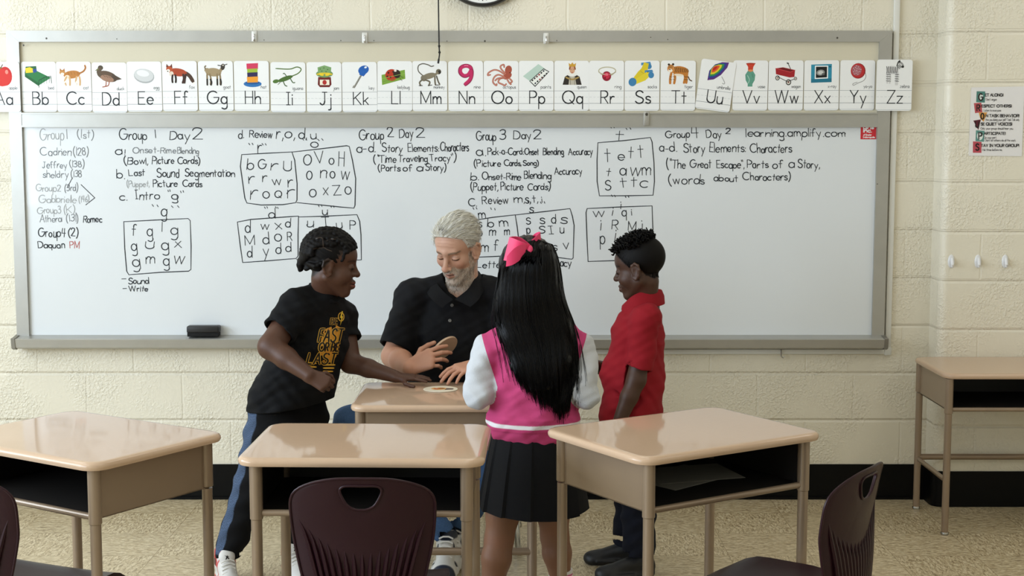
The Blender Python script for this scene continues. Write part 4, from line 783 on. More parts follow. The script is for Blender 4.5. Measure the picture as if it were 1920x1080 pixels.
make_chair('maroon plastic chair on shiny metal legs that the man is sitting on', -.17, 5.50, PI, .40)
# ================================================================ people: signed distance bodies turned into meshes
from mathutils.bvhtree import BVHTree
def V3(p): return np.array(p, np.float64)
def J(px, py, Y): return V3(at_y(px, py, Y))
def nrm(v): v = V3(v); return v / (np.linalg.norm(v) or 1)
class Grid:
    def __init__(self, lo, hi, h):
        self.lo = V3(lo); self.h = h; self.n = np.ceil((V3(hi) - self.lo) / h).astype(int) + 1
        self.d = np.full(self.n, 0.3, np.float32)
        self.ax = [(self.lo[i] + h * np.arange(self.n[i])).astype(np.float32) for i in range(3)]
        self.world()
    def world(self): self.c = None; return self
    def frame(self, c, R, s=1.0): self.c = V3(c); self.R = np.array(R, np.float64); self.sc = s; return self   # R columns: local x, y, z
    def _region(self, lo, hi, m):
        lo, hi = V3(lo), V3(hi)
        if self.c is not None:
            cs = np.array([[(lo, hi)[i][0], (lo, hi)[j][1], (lo, hi)[k][2]] for i in (0, 1) for j in (0, 1) for k in (0, 1)]) * self.sc
            w_ = cs @ self.R.T + self.c; lo, hi = w_.min(0), w_.max(0)
        a = np.clip(np.floor((lo - m - self.lo) / self.h).astype(int), 0, self.n); b = np.clip(np.ceil((hi + m - self.lo) / self.h).astype(int) + 1, 0, self.n)
        if np.any(b <= a): return None
        sl = tuple(slice(a[i], b[i]) for i in range(3))
        X, Y, Z = self.ax[0][sl[0]][:, None, None], self.ax[1][sl[1]][None, :, None], self.ax[2][sl[2]][None, None, :]
        if self.c is not None:
            x, y, z = X - self.c[0], Y - self.c[1], Z - self.c[2]; R = (self.R / self.sc).astype(np.float32)
            X, Y, Z = (R[0, 0] * x + R[1, 0] * y + R[2, 0] * z, R[0, 1] * x + R[1, 1] * y + R[2, 1] * z, R[0, 2] * x + R[1, 2] * y + R[2, 2] * z)
        return sl, X, Y, Z
    def op(self, prim, k, kind):
        f, lo, hi = prim; r = self._region(lo, hi, k * 1.2 + 0.012)
        if r is None: return self
        sl, X, Y, Z = r; q = f(X, Y, Z)
        if self.c is not None: q = q * self.sc
        d = self.d[sl]
        if kind == 'u':
            if k > 0: hh = np.maximum(k - np.abs(d - q), 0) / k; self.d[sl] = np.minimum(d, q) - hh * hh * (k * .25)
            else: self.d[sl] = np.minimum(d, q)
        elif kind == 's':
            q = -q
            if k > 0: hh = np.maximum(k - np.abs(d - q), 0) / k; self.d[sl] = np.maximum(d, q) + hh * hh * (k * .25)
            else: self.d[sl] = np.maximum(d, q)
        return self
    def u(self, prim, k=0.01): return self.op(prim, k, 'u')
    def s(self, prim, k=0.005): return self.op(prim, k, 's')
    def cut(self, p, n):    # keep the side opposite to n
        n = nrm(n); p = V3(p)
        q = (self.ax[0][:, None, None] - p[0]) * n[0] + (self.ax[1][None, :, None] - p[1]) * n[1] + (self.ax[2][None, None, :] - p[2]) * n[2]
        self.d = np.maximum(self.d, q.astype(np.float32)); return self
    def wave(self, terms, mask=None):
        """cloth folds: sum of a*sin(k.p + ph), terms (a, kx, ky, kz, ph)"""
        X, Y, Z = self.ax[0][:, None, None], self.ax[1][None, :, None], self.ax[2][None, None, :]
        w_ = 0
        for a, kx, ky, kz, ph in terms: w_ = w_ + np.float32(a) * np.sin(kx * X + ky * Y + kz * Z + ph + .8 * np.sin(.31 * kz * X + .27 * kx * Z + .4 * kx * Y))
        if mask is not None: w_ = w_ * mask(X, Y, Z)
        self.d = self.d + w_.astype(np.float32); return self
    def mesh(self):
        d = self.d; s = d < 0; n = self.n
        c8 = [(i, j, k) for i in (0, 1) for j in (0, 1) for k in (0, 1)]
        sub = lambda a, i, j, k: a[i:n[0] - 1 + i, j:n[1] - 1 + j, k:n[2] - 1 + k]
        anyv = np.zeros(n - 1, bool); allv = np.ones(n - 1, bool)
        for c in c8: q = sub(s, *c); anyv |= q; allv &= q
        mix = anyv & ~allv; idx = np.argwhere(mix)
        vid = np.full(n - 1, -1, np.int64); vid[mix] = np.arange(len(idx))
        val = {c: d[idx[:, 0] + c[0], idx[:, 1] + c[1], idx[:, 2] + c[2]].astype(np.float64) for c in c8}
        acc = np.zeros((len(idx), 3)); cnt = np.zeros(len(idx))
        for a in c8:
            for ax_ in range(3):
                if a[ax_]: continue
                b = list(a); b[ax_] = 1; b = tuple(b); va, vb = val[a], val[b]; m = (va < 0) != (vb < 0)
                t = np.where(m, va / np.where(m, va - vb, 1), 0)
                p = np.tile(np.array(a, float), (len(idx), 1)); p[:, ax_] = t; acc[m] += p[m]; cnt[m] += 1
        V = self.lo + self.h * (idx + acc / cnt[:, None]); F = []
        for ax_ in range(3):
            e1, e2 = (ax_ + 1) % 3, (ax_ + 2) % 3
            A = [slice(1, n[i] - 1) for i in range(3)]; A[ax_] = slice(0, n[ax_] - 1); B = list(A); B[ax_] = slice(1, n[ax_])
            sa, sb = s[tuple(A)], s[tuple(B)]; o = np.array([a.start for a in A])
            for flip, m in ((False, sa & ~sb), (True, ~sa & sb)):
                g = np.argwhere(m) + o
                if not len(g): continue
                u1 = np.zeros(3, int); u1[e1] = 1; u2 = np.zeros(3, int); u2[e2] = 1
                q = [vid[tuple((g - dd).T)] for dd in (np.zeros(3, int), u1, u1 + u2, u2)]
                q = np.stack(q if not flip else q[::-1], 1); F.append(q)
        F = np.concatenate(F); return V, F[:, ::1]
def vnormals(V, F):
    n = np.cross(V[F[:, 2]] - V[F[:, 0]], V[F[:, 3]] - V[F[:, 1]]); N = np.zeros_like(V)
    for k in range(4): np.add.at(N, F[:, k], n)
    return N / (np.linalg.norm(N, axis=1, keepdims=True) + 1e-12)
def np_object(name, V, F, m, parent, off, col=None, smooth=True):
    """mesh object from arrays (quads)"""
    me = bpy.data.meshes.new(name); V = V - V3(off); nf = len(F); w_ = F.shape[1]
    me.vertices.add(len(V)); me.vertices.foreach_set('co', V.astype(np.float32).ravel())
    me.loops.add(nf * w_); me.loops.foreach_set('vertex_index', F.astype(np.int32).ravel())
    me.polygons.add(nf); me.polygons.foreach_set('loop_start', np.arange(0, nf * w_, w_, dtype=np.int32)); me.polygons.foreach_set('loop_total', np.full(nf, w_, np.int32))
    me.polygons.foreach_set('use_smooth', np.full(nf, smooth))
    me.update(calc_edges=True); me.validate()
    if col is not None:
        a = me.color_attributes.new('Col', 'FLOAT_COLOR', 'POINT'); a.data.foreach_set('color', np.concatenate([col, np.ones((len(col), 1))], 1).astype(np.float32).ravel())
    o = bpy.data.objects.new(name, me); COL.objects.link(o); me.materials.append(m)
    if parent: o.parent = parent
    return o
def submesh(V, F, fm):
    F = F[fm]; u, inv = np.unique(F, return_inverse=True); return V[u], inv.reshape(F.shape), u
def tubes(P, R, sides=3):
    """many strands at once: P (N,K,3), R (N,K) or (K,) -> V, F"""
    N_, K, _ = P.shape; R = np.broadcast_to(np.asarray(R, float), (N_, K))
    T = np.gradient(P, axis=1); T /= np.linalg.norm(T, axis=2, keepdims=True) + 1e-12
    ref = np.where(np.abs(T[:, :, 2:3]) < .9, np.array([0, 0, 1.]), np.array([1., 0, 0])); A = np.cross(T, ref); A /= np.linalg.norm(A, axis=2, keepdims=True) + 1e-12; B = np.cross(T, A)
    an = 2 * PI * np.arange(sides) / sides
    V = P[:, :, None, :] + R[:, :, None, None] * (np.cos(an)[None, None, :, None] * A[:, :, None, :] + np.sin(an)[None, None, :, None] * B[:, :, None, :])
    base = (np.arange(N_)[:, None, None] * K + np.arange(K - 1)[None, :, None]) * sides; k = np.arange(sides)[None, None, :]; k2 = (k + 1) % sides
    F = np.stack([base + k, base + k2, base + sides + k2, base + sides + k], -1).reshape(-1, 4)
    return V.reshape(-1, 3), F
# ---- primitives: (function, lo, hi)
def cone(a, b, ra, rb, flat=None, cap=False):
    a, b = V3(a), V3(b); ab = b - a; L2 = float(ab @ ab) or 1e-9; m = max(ra, rb); ax_ = ab / math.sqrt(L2)
    def f(X, Y, Z):
        x, y, z = X - a[0], Y - a[1], Z - a[2]; t0 = (x * ab[0] + y * ab[1] + z * ab[2]) / L2; t = np.clip(t0, 0, 1)
        x, y, z = x - t * ab[0], y - t * ab[1], z - t * ab[2]
        if flat is not None:
            n, fl = flat; e = (x * n[0] + y * n[1] + z * n[2]) * (1 / fl - 1); x, y, z = x + e * n[0], y + e * n[1], z + e * n[2]
        q = np.sqrt(x * x + y * y + z * z) - (ra + (rb - ra) * t)
        if cap: q = np.maximum(q, (t0 - 1) * math.sqrt(L2))
        return q
    return f, np.minimum(a, b) - m, np.maximum(a, b) + m
def ell(c, r, R=None):
    c = V3(c); r = V3(r); m = r if R is None else np.full(3, r.max()); R_ = np.eye(3) if R is None else np.array(R)
    def f(X, Y, Z):
        x, y, z = X - c[0], Y - c[1], Z - c[2]
        if R is not None: x, y, z = (R_[0, 0] * x + R_[1, 0] * y + R_[2, 0] * z, R_[0, 1] * x + R_[1, 1] * y + R_[2, 1] * z, R_[0, 2] * x + R_[1, 2] * y + R_[2, 2] * z)
        x, y, z = x / r[0], y / r[1], z / r[2]; k0 = np.sqrt(x * x + y * y + z * z); k1 = np.sqrt((x / r[0]) ** 2 + (y / r[1]) ** 2 + (z / r[2]) ** 2) + 1e-9
        return k0 * (k0 - 1) / k1
    return f, c - m, c + m
def loft(P, U, A, B):
    """tube of elliptic rings: centres P, half widths A along U, half depths B across"""
    P = [V3(p) for p in P]; U = [nrm(u) for u in (U if isinstance(U, list) else [U] * len(P))]; m = max(max(A), max(B))
    def f(X, Y, Z):
        out = None
        for i in range(len(P) - 1):
            a, b = P[i], P[i + 1]; ab = b - a; L2 = float(ab @ ab); ax_ = ab / math.sqrt(L2)
            x, y, z = X - a[0], Y - a[1], Z - a[2]; t = np.clip((x * ab[0] + y * ab[1] + z * ab[2]) / L2, 0, 1)
            x, y, z = x - t * ab[0], y - t * ab[1], z - t * ab[2]
            u = U[i] - ax_ * (U[i] @ ax_); u = nrm(u); v = np.cross(ax_, u)
            aa = A[i] + (A[i + 1] - A[i]) * t; bb = B[i] + (B[i + 1] - B[i]) * t
            qu = (x * u[0] + y * u[1] + z * u[2]) / aa; qv = (x * v[0] + y * v[1] + z * v[2]) / bb; qa = (x * ax_[0] + y * ax_[1] + z * ax_[2]); mn = np.minimum(aa, bb)
            q = (np.sqrt(qu * qu + qv * qv + (qa / mn) ** 2) - 1) * mn
            if out is None: out = q
            else: hh = np.maximum(.03 - np.abs(out - q), 0) / .03; out = np.minimum(out, q) - hh * hh * .0075
        return out
    return f, np.min(P, 0) - m, np.max(P, 0) + m
def chain(G, pts, rs, k=0.012, flat=None):
    for i in range(len(pts) - 1): G.u(cone(pts[i], pts[i + 1], rs[i], rs[i + 1], flat), k)
def basis(fwd, up=(0, 0, 1), roll=0.0):
    f = nrm(fwd); r = nrm(np.cross(f, up)); u = np.cross(r, f)
    if roll: r, u = r * math.cos(roll) + u * math.sin(roll), u * math.cos(roll) - r * math.sin(roll)
    return np.stack([r, f, u], 1)
# ---- head; local metres of an adult: x to the person's right, y forward, z up, origin between the ears
def head(G, c, R, s, kid=False, wide=1.0, lips=1.0, chin=0.0):
    G.frame(c, R, s)
    q = .94 if kid else 1.0           # a child's lower face is shorter
    G.u(ell((0, -.018, .042), (.0745, .094, .084)), 0)
    G.u(ell((0, .018, .036), (.063, .068, .06)) if not kid else ell((0, .020, .036), (.066, .070, .062)), .02)
    cz = -.104 * q
    G.u(ell((0, .022, -.03 * q), (.0575, .062, .066) if not kid else (.061, .060, .060)), .02)
    for sx in (-1, 1):
        G.u(cone((sx * .05, -.008, -.05 * q), (sx * .014, .066 if not kid else .058, cz), .020, .015), .02)
        G.u(ell((sx * .038, .052, -.024), (.021, .024, .020)) if not kid else ell((sx * .038, .048, -.034), (.027, .030, .027)), .02)
    G.u(cone((0, 0, -.055 * q), (0, .042, cz + .012), .042 if not kid else .033, .028 if not kid else .024), .02)
    G.u(ell((0, .074 + chin - (.008 if kid else 0), cz), (.020, .016, .016)), .014)
    if not kid: G.u(cone((-.032, .073, .026), (0, .082, .025), .0125, .012), .010); G.u(cone((.032, .073, .026), (0, .082, .025), .0125, .012), .010)
    for sx in (-1, 1): G.s(ell((sx * .032, .098 if not kid else .099, .002 if kid else .004), (.019, .017, .0125) if kid else (.020, .020, .0145)), .010)
    for sx in (-1, 1): G.u(ell((sx * .032, .0722 if not kid else .0725, .001), (.0150, .0130, .0112) if not kid else (.0155, .0135, .0125)), .003)
    nl = .099 if kid else .112; nz = -.024 if kid else -.032
    G.u(cone((0, .083 if not kid else .077, .010), (0, nl, nz), .0075 * wide, .0105), .012)
    G.u(ell((0, nl, nz - .001), (.0115 * wide, .0105, .0098)), .006)
    for sx in (-1, 1):
        G.u(ell((sx * .0135 * wide, nl - .013, nz - .003), (.0085, .011, .008)), .006)
        G.s(ell((sx * .0065 * wide, nl - .006, nz - .0125), (.0035, .005, .004)), .003)
    dy = -.004 if kid else 0
    if not kid:
        for sx in (-1, 1): G.s(cone((sx * .021, .096, -.036), (sx * .033, .080, -.066), .002, .002), .007)
    G.u(ell((0, .074 + dy, -.066 * q), (.030, .018, .022)), .016)
    for sx in (-1, 1):
        G.u(cone((sx * .0215, .079 + dy, -.0655 * q), (sx * .004, .0925 + dy, -.0605 * q), .0035, .0058 * lips), .005)
        G.u(cone((sx * .019, .079 + dy, -.0695 * q), (0, .0905 + dy, -.0735 * q - (.0015 if kid else 0)), .004, .0072 * lips), .005)
        G.s(cone((sx * .026, .0835 + dy, -.0672 * q), (0, .0985 + dy, -.0668 * q), .0018, .0022), .003)
    for sx in (-1, 1):   # ears
        e0 = V3((sx * .0745, -.006, -.008)); o_ = sx * .010
        pts = [e0 + V3((o_ * .3, .012, -.024)), e0 + V3((o_ * .6, .004, -.031)), e0 + V3((o_, -.010, -.018)), e0 + V3((o_ * 1.5, -.019, .004)), e0 + V3((o_ * 1.5, -.017, .022)), e0 + V3((o_ * 1.1, -.004, .031)), e0 + V3((o_ * .5, .010, .024)), e0 + V3((0, .013, .010))]
        G.u(cone(e0 + V3((-o_ * .4, .006, -.012)), e0 + V3((-o_ * .2, -.004, .014)), .012, .014, (nrm((1, sx * .4, 0)), .45)), .006)
        G.u(ell(e0 + V3((o_ * .45, -.002, 0)), (.0070, .0185, .0305)), .004)
        G.u(cone(pts[6], e0 + V3((-o_ * .5, .014, .015)), .0062, .007), .004); G.u(ell(e0 + V3((o_ * .2, .004, .006)), (.008, .014, .022)), .004)
        for i in range(len(pts) - 1): G.u(cone(pts[i], pts[i + 1], .0050 if i else .0062, .0048), .004)
        G.s(ell(e0 + V3((o_ * 1.4, .001, .0)), (.0055, .009, .013)), .004)
    G.world()
def crom3(P, k=6):
    P = [V3(p) for p in P]; out = []
    for i in range(len(P) - 1):
        p0, p1, p2, p3 = P[max(i - 1, 0)], P[i], P[i + 1], P[min(i + 2, len(P) - 1)]
        for j in range(k): t = j / k; out.append(.5 * (2 * p1 + (p2 - p0) * t + (2 * p0 - 5 * p1 + 4 * p2 - p3) * t * t + (3 * p1 - p0 - 3 * p2 + p3) * t ** 3))
    return out + [P[-1]]
def collar_band(name, T, B, cen, m, parent, off, th=.003):
    """folded collar leaf between its top edge T and its outer lower edge B, closed solid of thickness th"""
    T, B = crom3(T), crom3(B); n = len(T); cen = V3(cen); rows = []
    for i in range(n):
        o_ = nrm((T[i] + B[i]) / 2 - cen); st_ = T[i] + (B[i] - T[i]) * .5 + o_ * .004 + V3((0, 0, .003))
        inn = T[i] * .4 + B[i] * .6 - o_ * .010
        rows.append([inn - o_ * .002, T[i] - o_ * th * .6 + V3((0, 0, -.001)), T[i] + V3((0, 0, .0022)), T[i] + o_ * th * .8, st_ + o_ * th * .4, B[i] + o_ * th * .5, B[i] - V3((0, 0, .001)), B[i] - o_ * th * .5, st_ - o_ * th * .5, T[i] * .75 + B[i] * .25 - o_ * .001])
    m_ = len(rows[0]); b = MB(); fs = [(i * m_ + k, i * m_ + (k + 1) % m_, (i + 1) * m_ + (k + 1) % m_, (i + 1) * m_ + k) for i in range(n - 1) for k in range(m_)] + [tuple(range(m_)), tuple(range(n * m_ - 1, (n - 1) * m_ - 1, -1))]
    b.add([q for r_ in rows for q in r_], fs, None, True); return b.build(name, m, parent, off)
def tl(V, c, R, s): return (V - V3(c)) @ R / s      # world -> head local
def mixc(col, m, c_): m = np.clip(m, 0, 1)[:, None]; col[:] = col * (1 - m) + np.array(C(c_)) * m
def sm(x, a, b): t = np.clip((x - a) / (b - a), 0, 1); return t * t * (3 - 2 * t)
def paint_face(col, L, lip, brow, lid_line='1a0f0b', kid=False, brow_m=.8, cheek=None):
    x, y, z = np.abs(L[:, 0]), L[:, 1], L[:, 2]
    if kid: y = y + .004; z = np.where(z < -.045, z / .94, z)
    front = sm(y, .055, .065)
    up = front * sm(-np.abs(z + .0625 + .15 * x), -.0075, -.0045) * sm(-x, -.024, -.019) * sm(y, .07, .078)
    lo = front * sm(-np.abs(z + .0725 - .2 * x), -.0085, -.005) * sm(-x, -.021, -.016) * sm(y, .07, .078)
    mixc(col, np.maximum(up, lo) * .85, lip)
    mixc(col, front * sm(-np.abs(z + .0668 - .05 * x), -.0028, -.0012) * sm(-x, -.025, -.021) * .8, '150a08')
    u = (x - .032) / .0155
    mixc(col, front * sm(-np.abs(z - (-.0056 + (.0050 if kid else .0022) * u * u)), *((-.0048, -.0026) if kid else (-.0036, -.0016))) * sm(-np.abs(u), -.98, -.8), lid_line)
    mixc(col, front * sm(-np.abs(z - (.0085 - .004 * u * u)), -.003, -.001) * sm(-np.abs(u), -1., -.7) * .35, lid_line)
    b_ = (x - .034) / .022
    mixc(col, front * sm(-np.abs(z - (.0265 - .0045 * b_ * b_)), -.0052, -.0022) * sm(-np.abs(b_), -1.1, -.8) * brow_m, brow)
    if cheek: mixc(col, sm(-np.hypot(x - .043, z + .03), -.03, -.008) * front * .45, cheek); mixc(col, sm(-np.hypot(x, z + .03), -.02, -.006) * sm(y, .09, .1) * .5, cheek)
    mixc(col, sm(-np.hypot(np.hypot(x - .0065, z + (.0365 if kid else .045)), (y - (.097 if kid else .106)) * .6), -.0045, -.002), '1c0d0a')
# ---- hand; local x towards the thumb, y along the fingers, z out of the back of the hand
def hand(G, wrist, ydir, zdir, L, curls, thumb, left_thumb=1, spread=(10, 3, -4, -12), fat=1.0):
    y = nrm(ydir); z = nrm(V3(zdir) - y * (V3(zdir) @ y)); x = np.cross(y, z) * left_thumb
    G.frame(wrist, np.stack([x, y, z], 1), 1.0)
    kx = (.155, .05, -.055, -.15); ky = (.47, .50, .48, .43); fl = (.40, .45, .41, .33); fr = (.047, .049, .046, .040)
    for i in range(4): G.u(cone((kx[i] * .5 * L, .0, 0), (kx[i] * L, ky[i] * L, .01 * L), .085 * L * fat, .066 * L * fat, ((0, 0, 1), .85)), .012 if i else .008)
    G.u(cone((.10 * L, .12 * L, -.03 * L), (.17 * L, .26 * L, -.04 * L), .085 * L, .07 * L), .01)
    for i in range(4):
        p = V3((kx[i] * L, ky[i] * L, .008 * L)); sp = math.radians(spread[i]); cu = curls[i] if isinstance(curls[i], (tuple, list)) else (curls[i],) * 3
        a = 0.0; r0 = fr[i] * L * fat
        for seg, (fr_, cg) in enumerate(zip((.46, .30, .24), cu)):
            a += math.radians(cg); d_ = V3((math.sin(sp) * math.cos(a), math.cos(sp) * math.cos(a), -math.sin(a))); q = p + d_ * fl[i] * L * fr_
            G.u(cone(p, q, r0 * (1 - .08 * seg), r0 * (.92 - .09 * seg)), .0035 if seg == 0 else .0015); p = q
    p = V3((.14 * L, .2 * L, -.03 * L))
    for (dx, dy, dz), ln, r_ in zip(thumb, (.20, .17, .13), (.062, .053, .046)):
        q = p + nrm((dx, dy, dz)) * ln * L; G.u(cone(p, q, r_ * L * fat, r_ * L * .9 * fat), .004); p = q
    G.world()
def on_mesh(bvh, px, py, lift=.0012):
    o = Vector((0, 0, HC)); h_ = bvh.ray_cast(o, ray(px, py).normalized())
    if h_[0] is None: return None
    n = h_[1]; n = n if n.dot(ray(px, py)) < 0 else -n
    return h_[0] + n * lift, n
SKIN = mat('skin', attr='Col', rough=.5, spec=.35, bump=(260, .06))
HAIR_ = lambda n, r=.35, sp=.5: mat(n, attr='Col', rough=r, spec=sp)
def cloth(name, col=None, attr=None, rough=.85, sc=900, st=.25, **k): return mat(name, col, rough=rough, attr=attr, spec=.2, bump=(sc, st, 1), **k)
def person(label, base):
    return thing('person', label, 'person', base, 0)
def shell(name, G, m, root, base, colf=None, bvh=False):
    V, F = G.mesh(); col = None
    if colf: col = colf(V, vnormals(V, F))
    o = np_object(name, V, F, m, root, base, col)
    return (o, V, F, BVHTree.FromPolygons(V.tolist(), F.tolist())) if bvh else (o, V, F, None)
def flat_col(c): return lambda V, N: np.tile(np.array(C(c)), (len(V), 1))
def strands(V, N, idx, t, ln, lift, Rk, w, K=5, jit=.25):
    n = len(idx); P0 = V[idx]; n0 = N[idx]; t = t + RNG.normal(0, jit, t.shape); t -= n0 * (t * n0).sum(1, keepdims=True); t /= np.linalg.norm(t, axis=1, keepdims=True) + 1e-9
    s_ = np.linspace(0, 1, K)[None, :, None] * (ln[:, None, None] if hasattr(ln, '__len__') else ln)
    P = P0[:, None] + t[:, None] * s_ + n0[:, None] * (lift * np.minimum(1, np.linspace(0, 1, K) * 2.5)[None, :, None] - s_ ** 2 / (2 * Rk))
    return tubes(P, np.linspace(1, .35, K) * w)
def shoe(G, heel, fwd, L, up=0.0, tongue=0):
    f = nrm((fwd[0], fwd[1], 0)); R = np.stack([nrm(np.cross(f, (0, 0, 1))), f, V3((0, 0, 1))], 1); s = L / .27; G.frame(heel, R, s)
    G.u(cone((0, .04, .018), (0, .12, .018), .036, .034, (V3((0, 0, 1)), .6)), 0); G.u(cone((0, .12, .018), (0, .222, .018), .034, .042, (V3((0, 0, 1)), .55)), .02)
    G.u(ell((0, .058, .05), (.034, .06, .05)), .02); G.u(cone((0, .06, .085), (0, .19, .035), .032, .032), .02); G.u(ell((0, .212, .03), (.042, .056, .032)), .012)
    G.u(cone((0, .04, .06), (0, .045, .10 + up), .036, .037), .012)
    if tongue: G.u(ell((0, .108, .104), (.029, .017, .030), basis((0, 1, .45))), .004)
    for sx in (-1, 1): G.u(cone((sx * .036, .10, .024), (sx * .041, .2, .022), .008, .008), .006)
    G.world()
    z0 = heel[2]
    G.cut((0, 0, z0), (0, 0, -1))
    return R, s
# ================================================================ the man
def make_man():
    base = V3((-.2, 5.2, 0)); root = person('white-haired bearded person in a black polo shirt sitting behind the desk, holding round cards', base)
    hc = J(856, 466, 5.12); yaw, pit = math.radians(26), math.radians(24)
    R = basis((-math.sin(yaw) * math.cos(pit), -math.cos(yaw) * math.cos(pit), -math.sin(pit)), roll=math.radians(2)); s = .945
    G = Grid((-.62, 4.62, .60), (.22, 5.42, 1.55), .0029)
    head(G, hc, R, s)
    nb = J(868, 560, 5.2)
    G.u(cone(hc + R @ V3((0, -.025, -.05)), nb, .055, .062), .025)
    chain(G, [nb, J(865, 600, 5.23), J(858, 700, 5.24)], [.055, .09, .115], .03)
    sh, el, wr = J(776, 560, 5.21), J(737, 668, 5.125), J(768, 690, 4.95)
    chain(G, [nb, sh, el], [.055, .043, .040], .02); chain(G, [el, (el + wr) * .5 + V3((0, 0, .004)), wr], [.043, .041, .029], .012)
    hand(G, wr, (.80, -.14, .38), (-.25, -.9, .45), .180, [(18, 20, 12), (24, 28, 16), (32, 36, 22), (40, 42, 25)], [(.75, .5, -.3), (.3, .9, -.35), (.1, 1, -.3)], -1, (6, 1, -4, -9))
    sh2, el2, wr2 = J(948, 560, 5.18), J(966, 672, 5.08), J(899, 682, 4.86)
    chain(G, [nb, sh2, el2], [.055, .043, .040], .02); chain(G, [el2, (el2 + wr2) * .5, wr2], [.043, .040, .029], .012)
    hand(G, wr2, (-.64, -.42, -.12), (-.12, -.35, .95), .168, [(12, 20, 10), (14, 22, 10), (16, 24, 12), (18, 26, 12)], [(.75, .5, -.35), (.4, .9, -.35), (.2, 1, -.3)], 1, (9, 3, -3, -10))
    def colf(V, N):
        n = len(V); c_ = np.tile(np.array(C('bd8d74')), (n, 1)); L = tl(V, hc, R, s)
        hd = sm(-np.linalg.norm(L, axis=1), -.2, -.15)
        for w_ in (V,):
            k = .5 + .5 * np.sin(V[:, 0] * 61 + 2 * np.sin(V[:, 2] * 47)) * np.sin(V[:, 1] * 53 + V[:, 2] * 71); mixc(c_, k * .25, 'b3735a')
        cc = np.tile(np.array(C('c49a84')), (n, 1)); m = hd[:, None]; c_ = c_ * (1 - m) + cc * m
        f_ = c_.copy(); paint_face(f_, L, 'a87a6c', '7d6a5a', '33211a', brow_m=.95, cheek='b8806c'); c_ = c_ * (1 - m) + f_ * m  # eyebrow tone darkened further to paint in the brow shadow
        wr_ = sm(L[:, 1], .06, .07) * hd
        for k in range(3): mixc(c_, wr_ * sm(-np.abs(L[:, 2] - (.048 + .012 * k) - .004 * np.cos(L[:, 0] * 60)), -.0022, -.0008) * sm(-np.abs(L[:, 0]), -.045, -.03) * .3, '9a6450')
        mixc(c_, beard(L, N) * .8 * hd, 'bdb3a8')
        return c_
    zh = lambda y: np.interp(y, [-.12, -.09, -.045, -.028, -.005, .018, .03, .045, .062, .08], [-.062, -.062, -.045, .02, .032, .024, .022, .064, .078, .088])
    def beard(L, N):
        x, y, z = np.abs(L[:, 0]), L[:, 1], L[:, 2]
        jaw = sm(-z, .048, .062) * sm(y, -.012, .01) * sm(z, -.118, -.108)
        side = sm(-np.abs(y - .012), -.018, -.008) * sm(-z, -.01, .01) * sm(x, .04, .05)
        cheek = sm(-(z + .030 + .75 * (x - .02)), -.002, .012) * sm(y, .0, .02)
        notear = sm(-x, -.071, -.068); mus = sm(-np.abs(z + .0525), -.0065, -.004) * sm(-x, -.027, -.02) * sm(y, .075, .085)
        lipm = sm(-np.abs(z + .0665), -.013, -.010) * sm(-x, -.023, -.018)
        return np.clip(np.maximum(np.maximum(jaw * sm(-z, .05, .07), np.minimum(cheek, sm(-z, .03, .045))) * (1 - lipm), np.maximum(mus, side * .7)), 0, 1) * notear
    V, F = G.mesh(); N = vnormals(V, F); col = colf(V, N)
    body = np_object('body', V, F, SKIN, root, base, col)
    L = tl(V, hc, R, s); Nl = N @ R
    # hair: cap grooved along the combing direction, with strands over it
    H = Grid(hc - .16, hc + .18, .0026); H.frame(hc, R, s)
    H.u(ell((0, -.019, .044), (.081, .1, .089)), 0); H.u(ell((0, .02, .05), (.068, .066, .058)), .02); H.u(ell((0, .026, .082), (.052, .046, .03)), .02); H.world()
    X, Y, Z = H.ax[0][:, None, None] - hc[0], H.ax[1][None, :, None] - hc[1], H.ax[2][None, None, :] - hc[2]
    lx, ly, lz = [(R[0, i] * X + R[1, i] * Y + R[2, i] * Z) / s for i in range(3)]
    zz = np.interp(ly, [-.12, -.09, -.045, -.028, -.005, .018, .03, .045, .062, .09], [-.062, -.062, -.045, .02, .032, .024, .022, .064, .080, .095]).astype(np.float32)
    ang = np.arctan2(lx - .035, lz + .02)
    H.d = np.maximum(H.d + (.0011 * np.sin(ang * 46 + ly * 40) + .0007 * np.sin(ang * 83 - ly * 70)).astype(np.float32), ((zz - lz) * .7 * s).astype(np.float32))
    HV, HF = H.mesh(); HN = vnormals(HV, HF)
    idx = RNG.choice(len(HV), 11000); hl = tl(HV[idx], hc, R, s); ok = hl[:, 2] > zh(hl[:, 1]) + .003; idx = idx[ok]; hl = hl[ok]
    side = sm(np.abs(hl[:, 0]), .04, .07); sgn = np.sign(hl[:, 0] - .034)
    tf = np.stack([(-sgn * -.55) * (1 - side) * 1.0, -.85 * np.ones(len(hl)), .15 - .75 * side], 1) @ R.T
    SV, SF = strands(HV, HN, idx, tf, RNG.uniform(.022, .044, len(idx)), .0030, .085, .00062, 5, .13)
    hcol = np.concatenate([np.tile(np.array(C('c4c0b5')), (len(HV), 1)), np.repeat(np.array([C(k) for k in ('eae8e2', 'dbd8ce', 'f0efea', 'c6c1b5', 'e2dbc6')])[RNG.integers(0, 5, len(idx))], 15, 0)])  # cap darker than the strands: shaded depth between them put into the colour
    np_object('hair', np.concatenate([HV, SV]), np.concatenate([HF, SF + len(HV)]), HAIR_('hair_white', .45, .4), root, base, hcol)['label'] = 'short white combed hair'
    bm_ = beard(L, N) * sm(-np.linalg.norm(L, axis=1), -.2, -.16); cand = np.where(RNG.random(len(V)) < bm_ * .32)[0]
    tf = np.tile(np.array([0, .35, -1.]), (len(cand), 1)) @ R.T
    SV, SF = strands(V, N, cand, tf, RNG.uniform(.005, .010, len(cand)), .0022, .05, .0006, 3, .35)
    bc = np.repeat(np.array([C(k) for k in ('dedad2', 'c4bcb0', 'efece6', '8f857a')])[RNG.integers(0, 4, len(cand))], 9, 0)
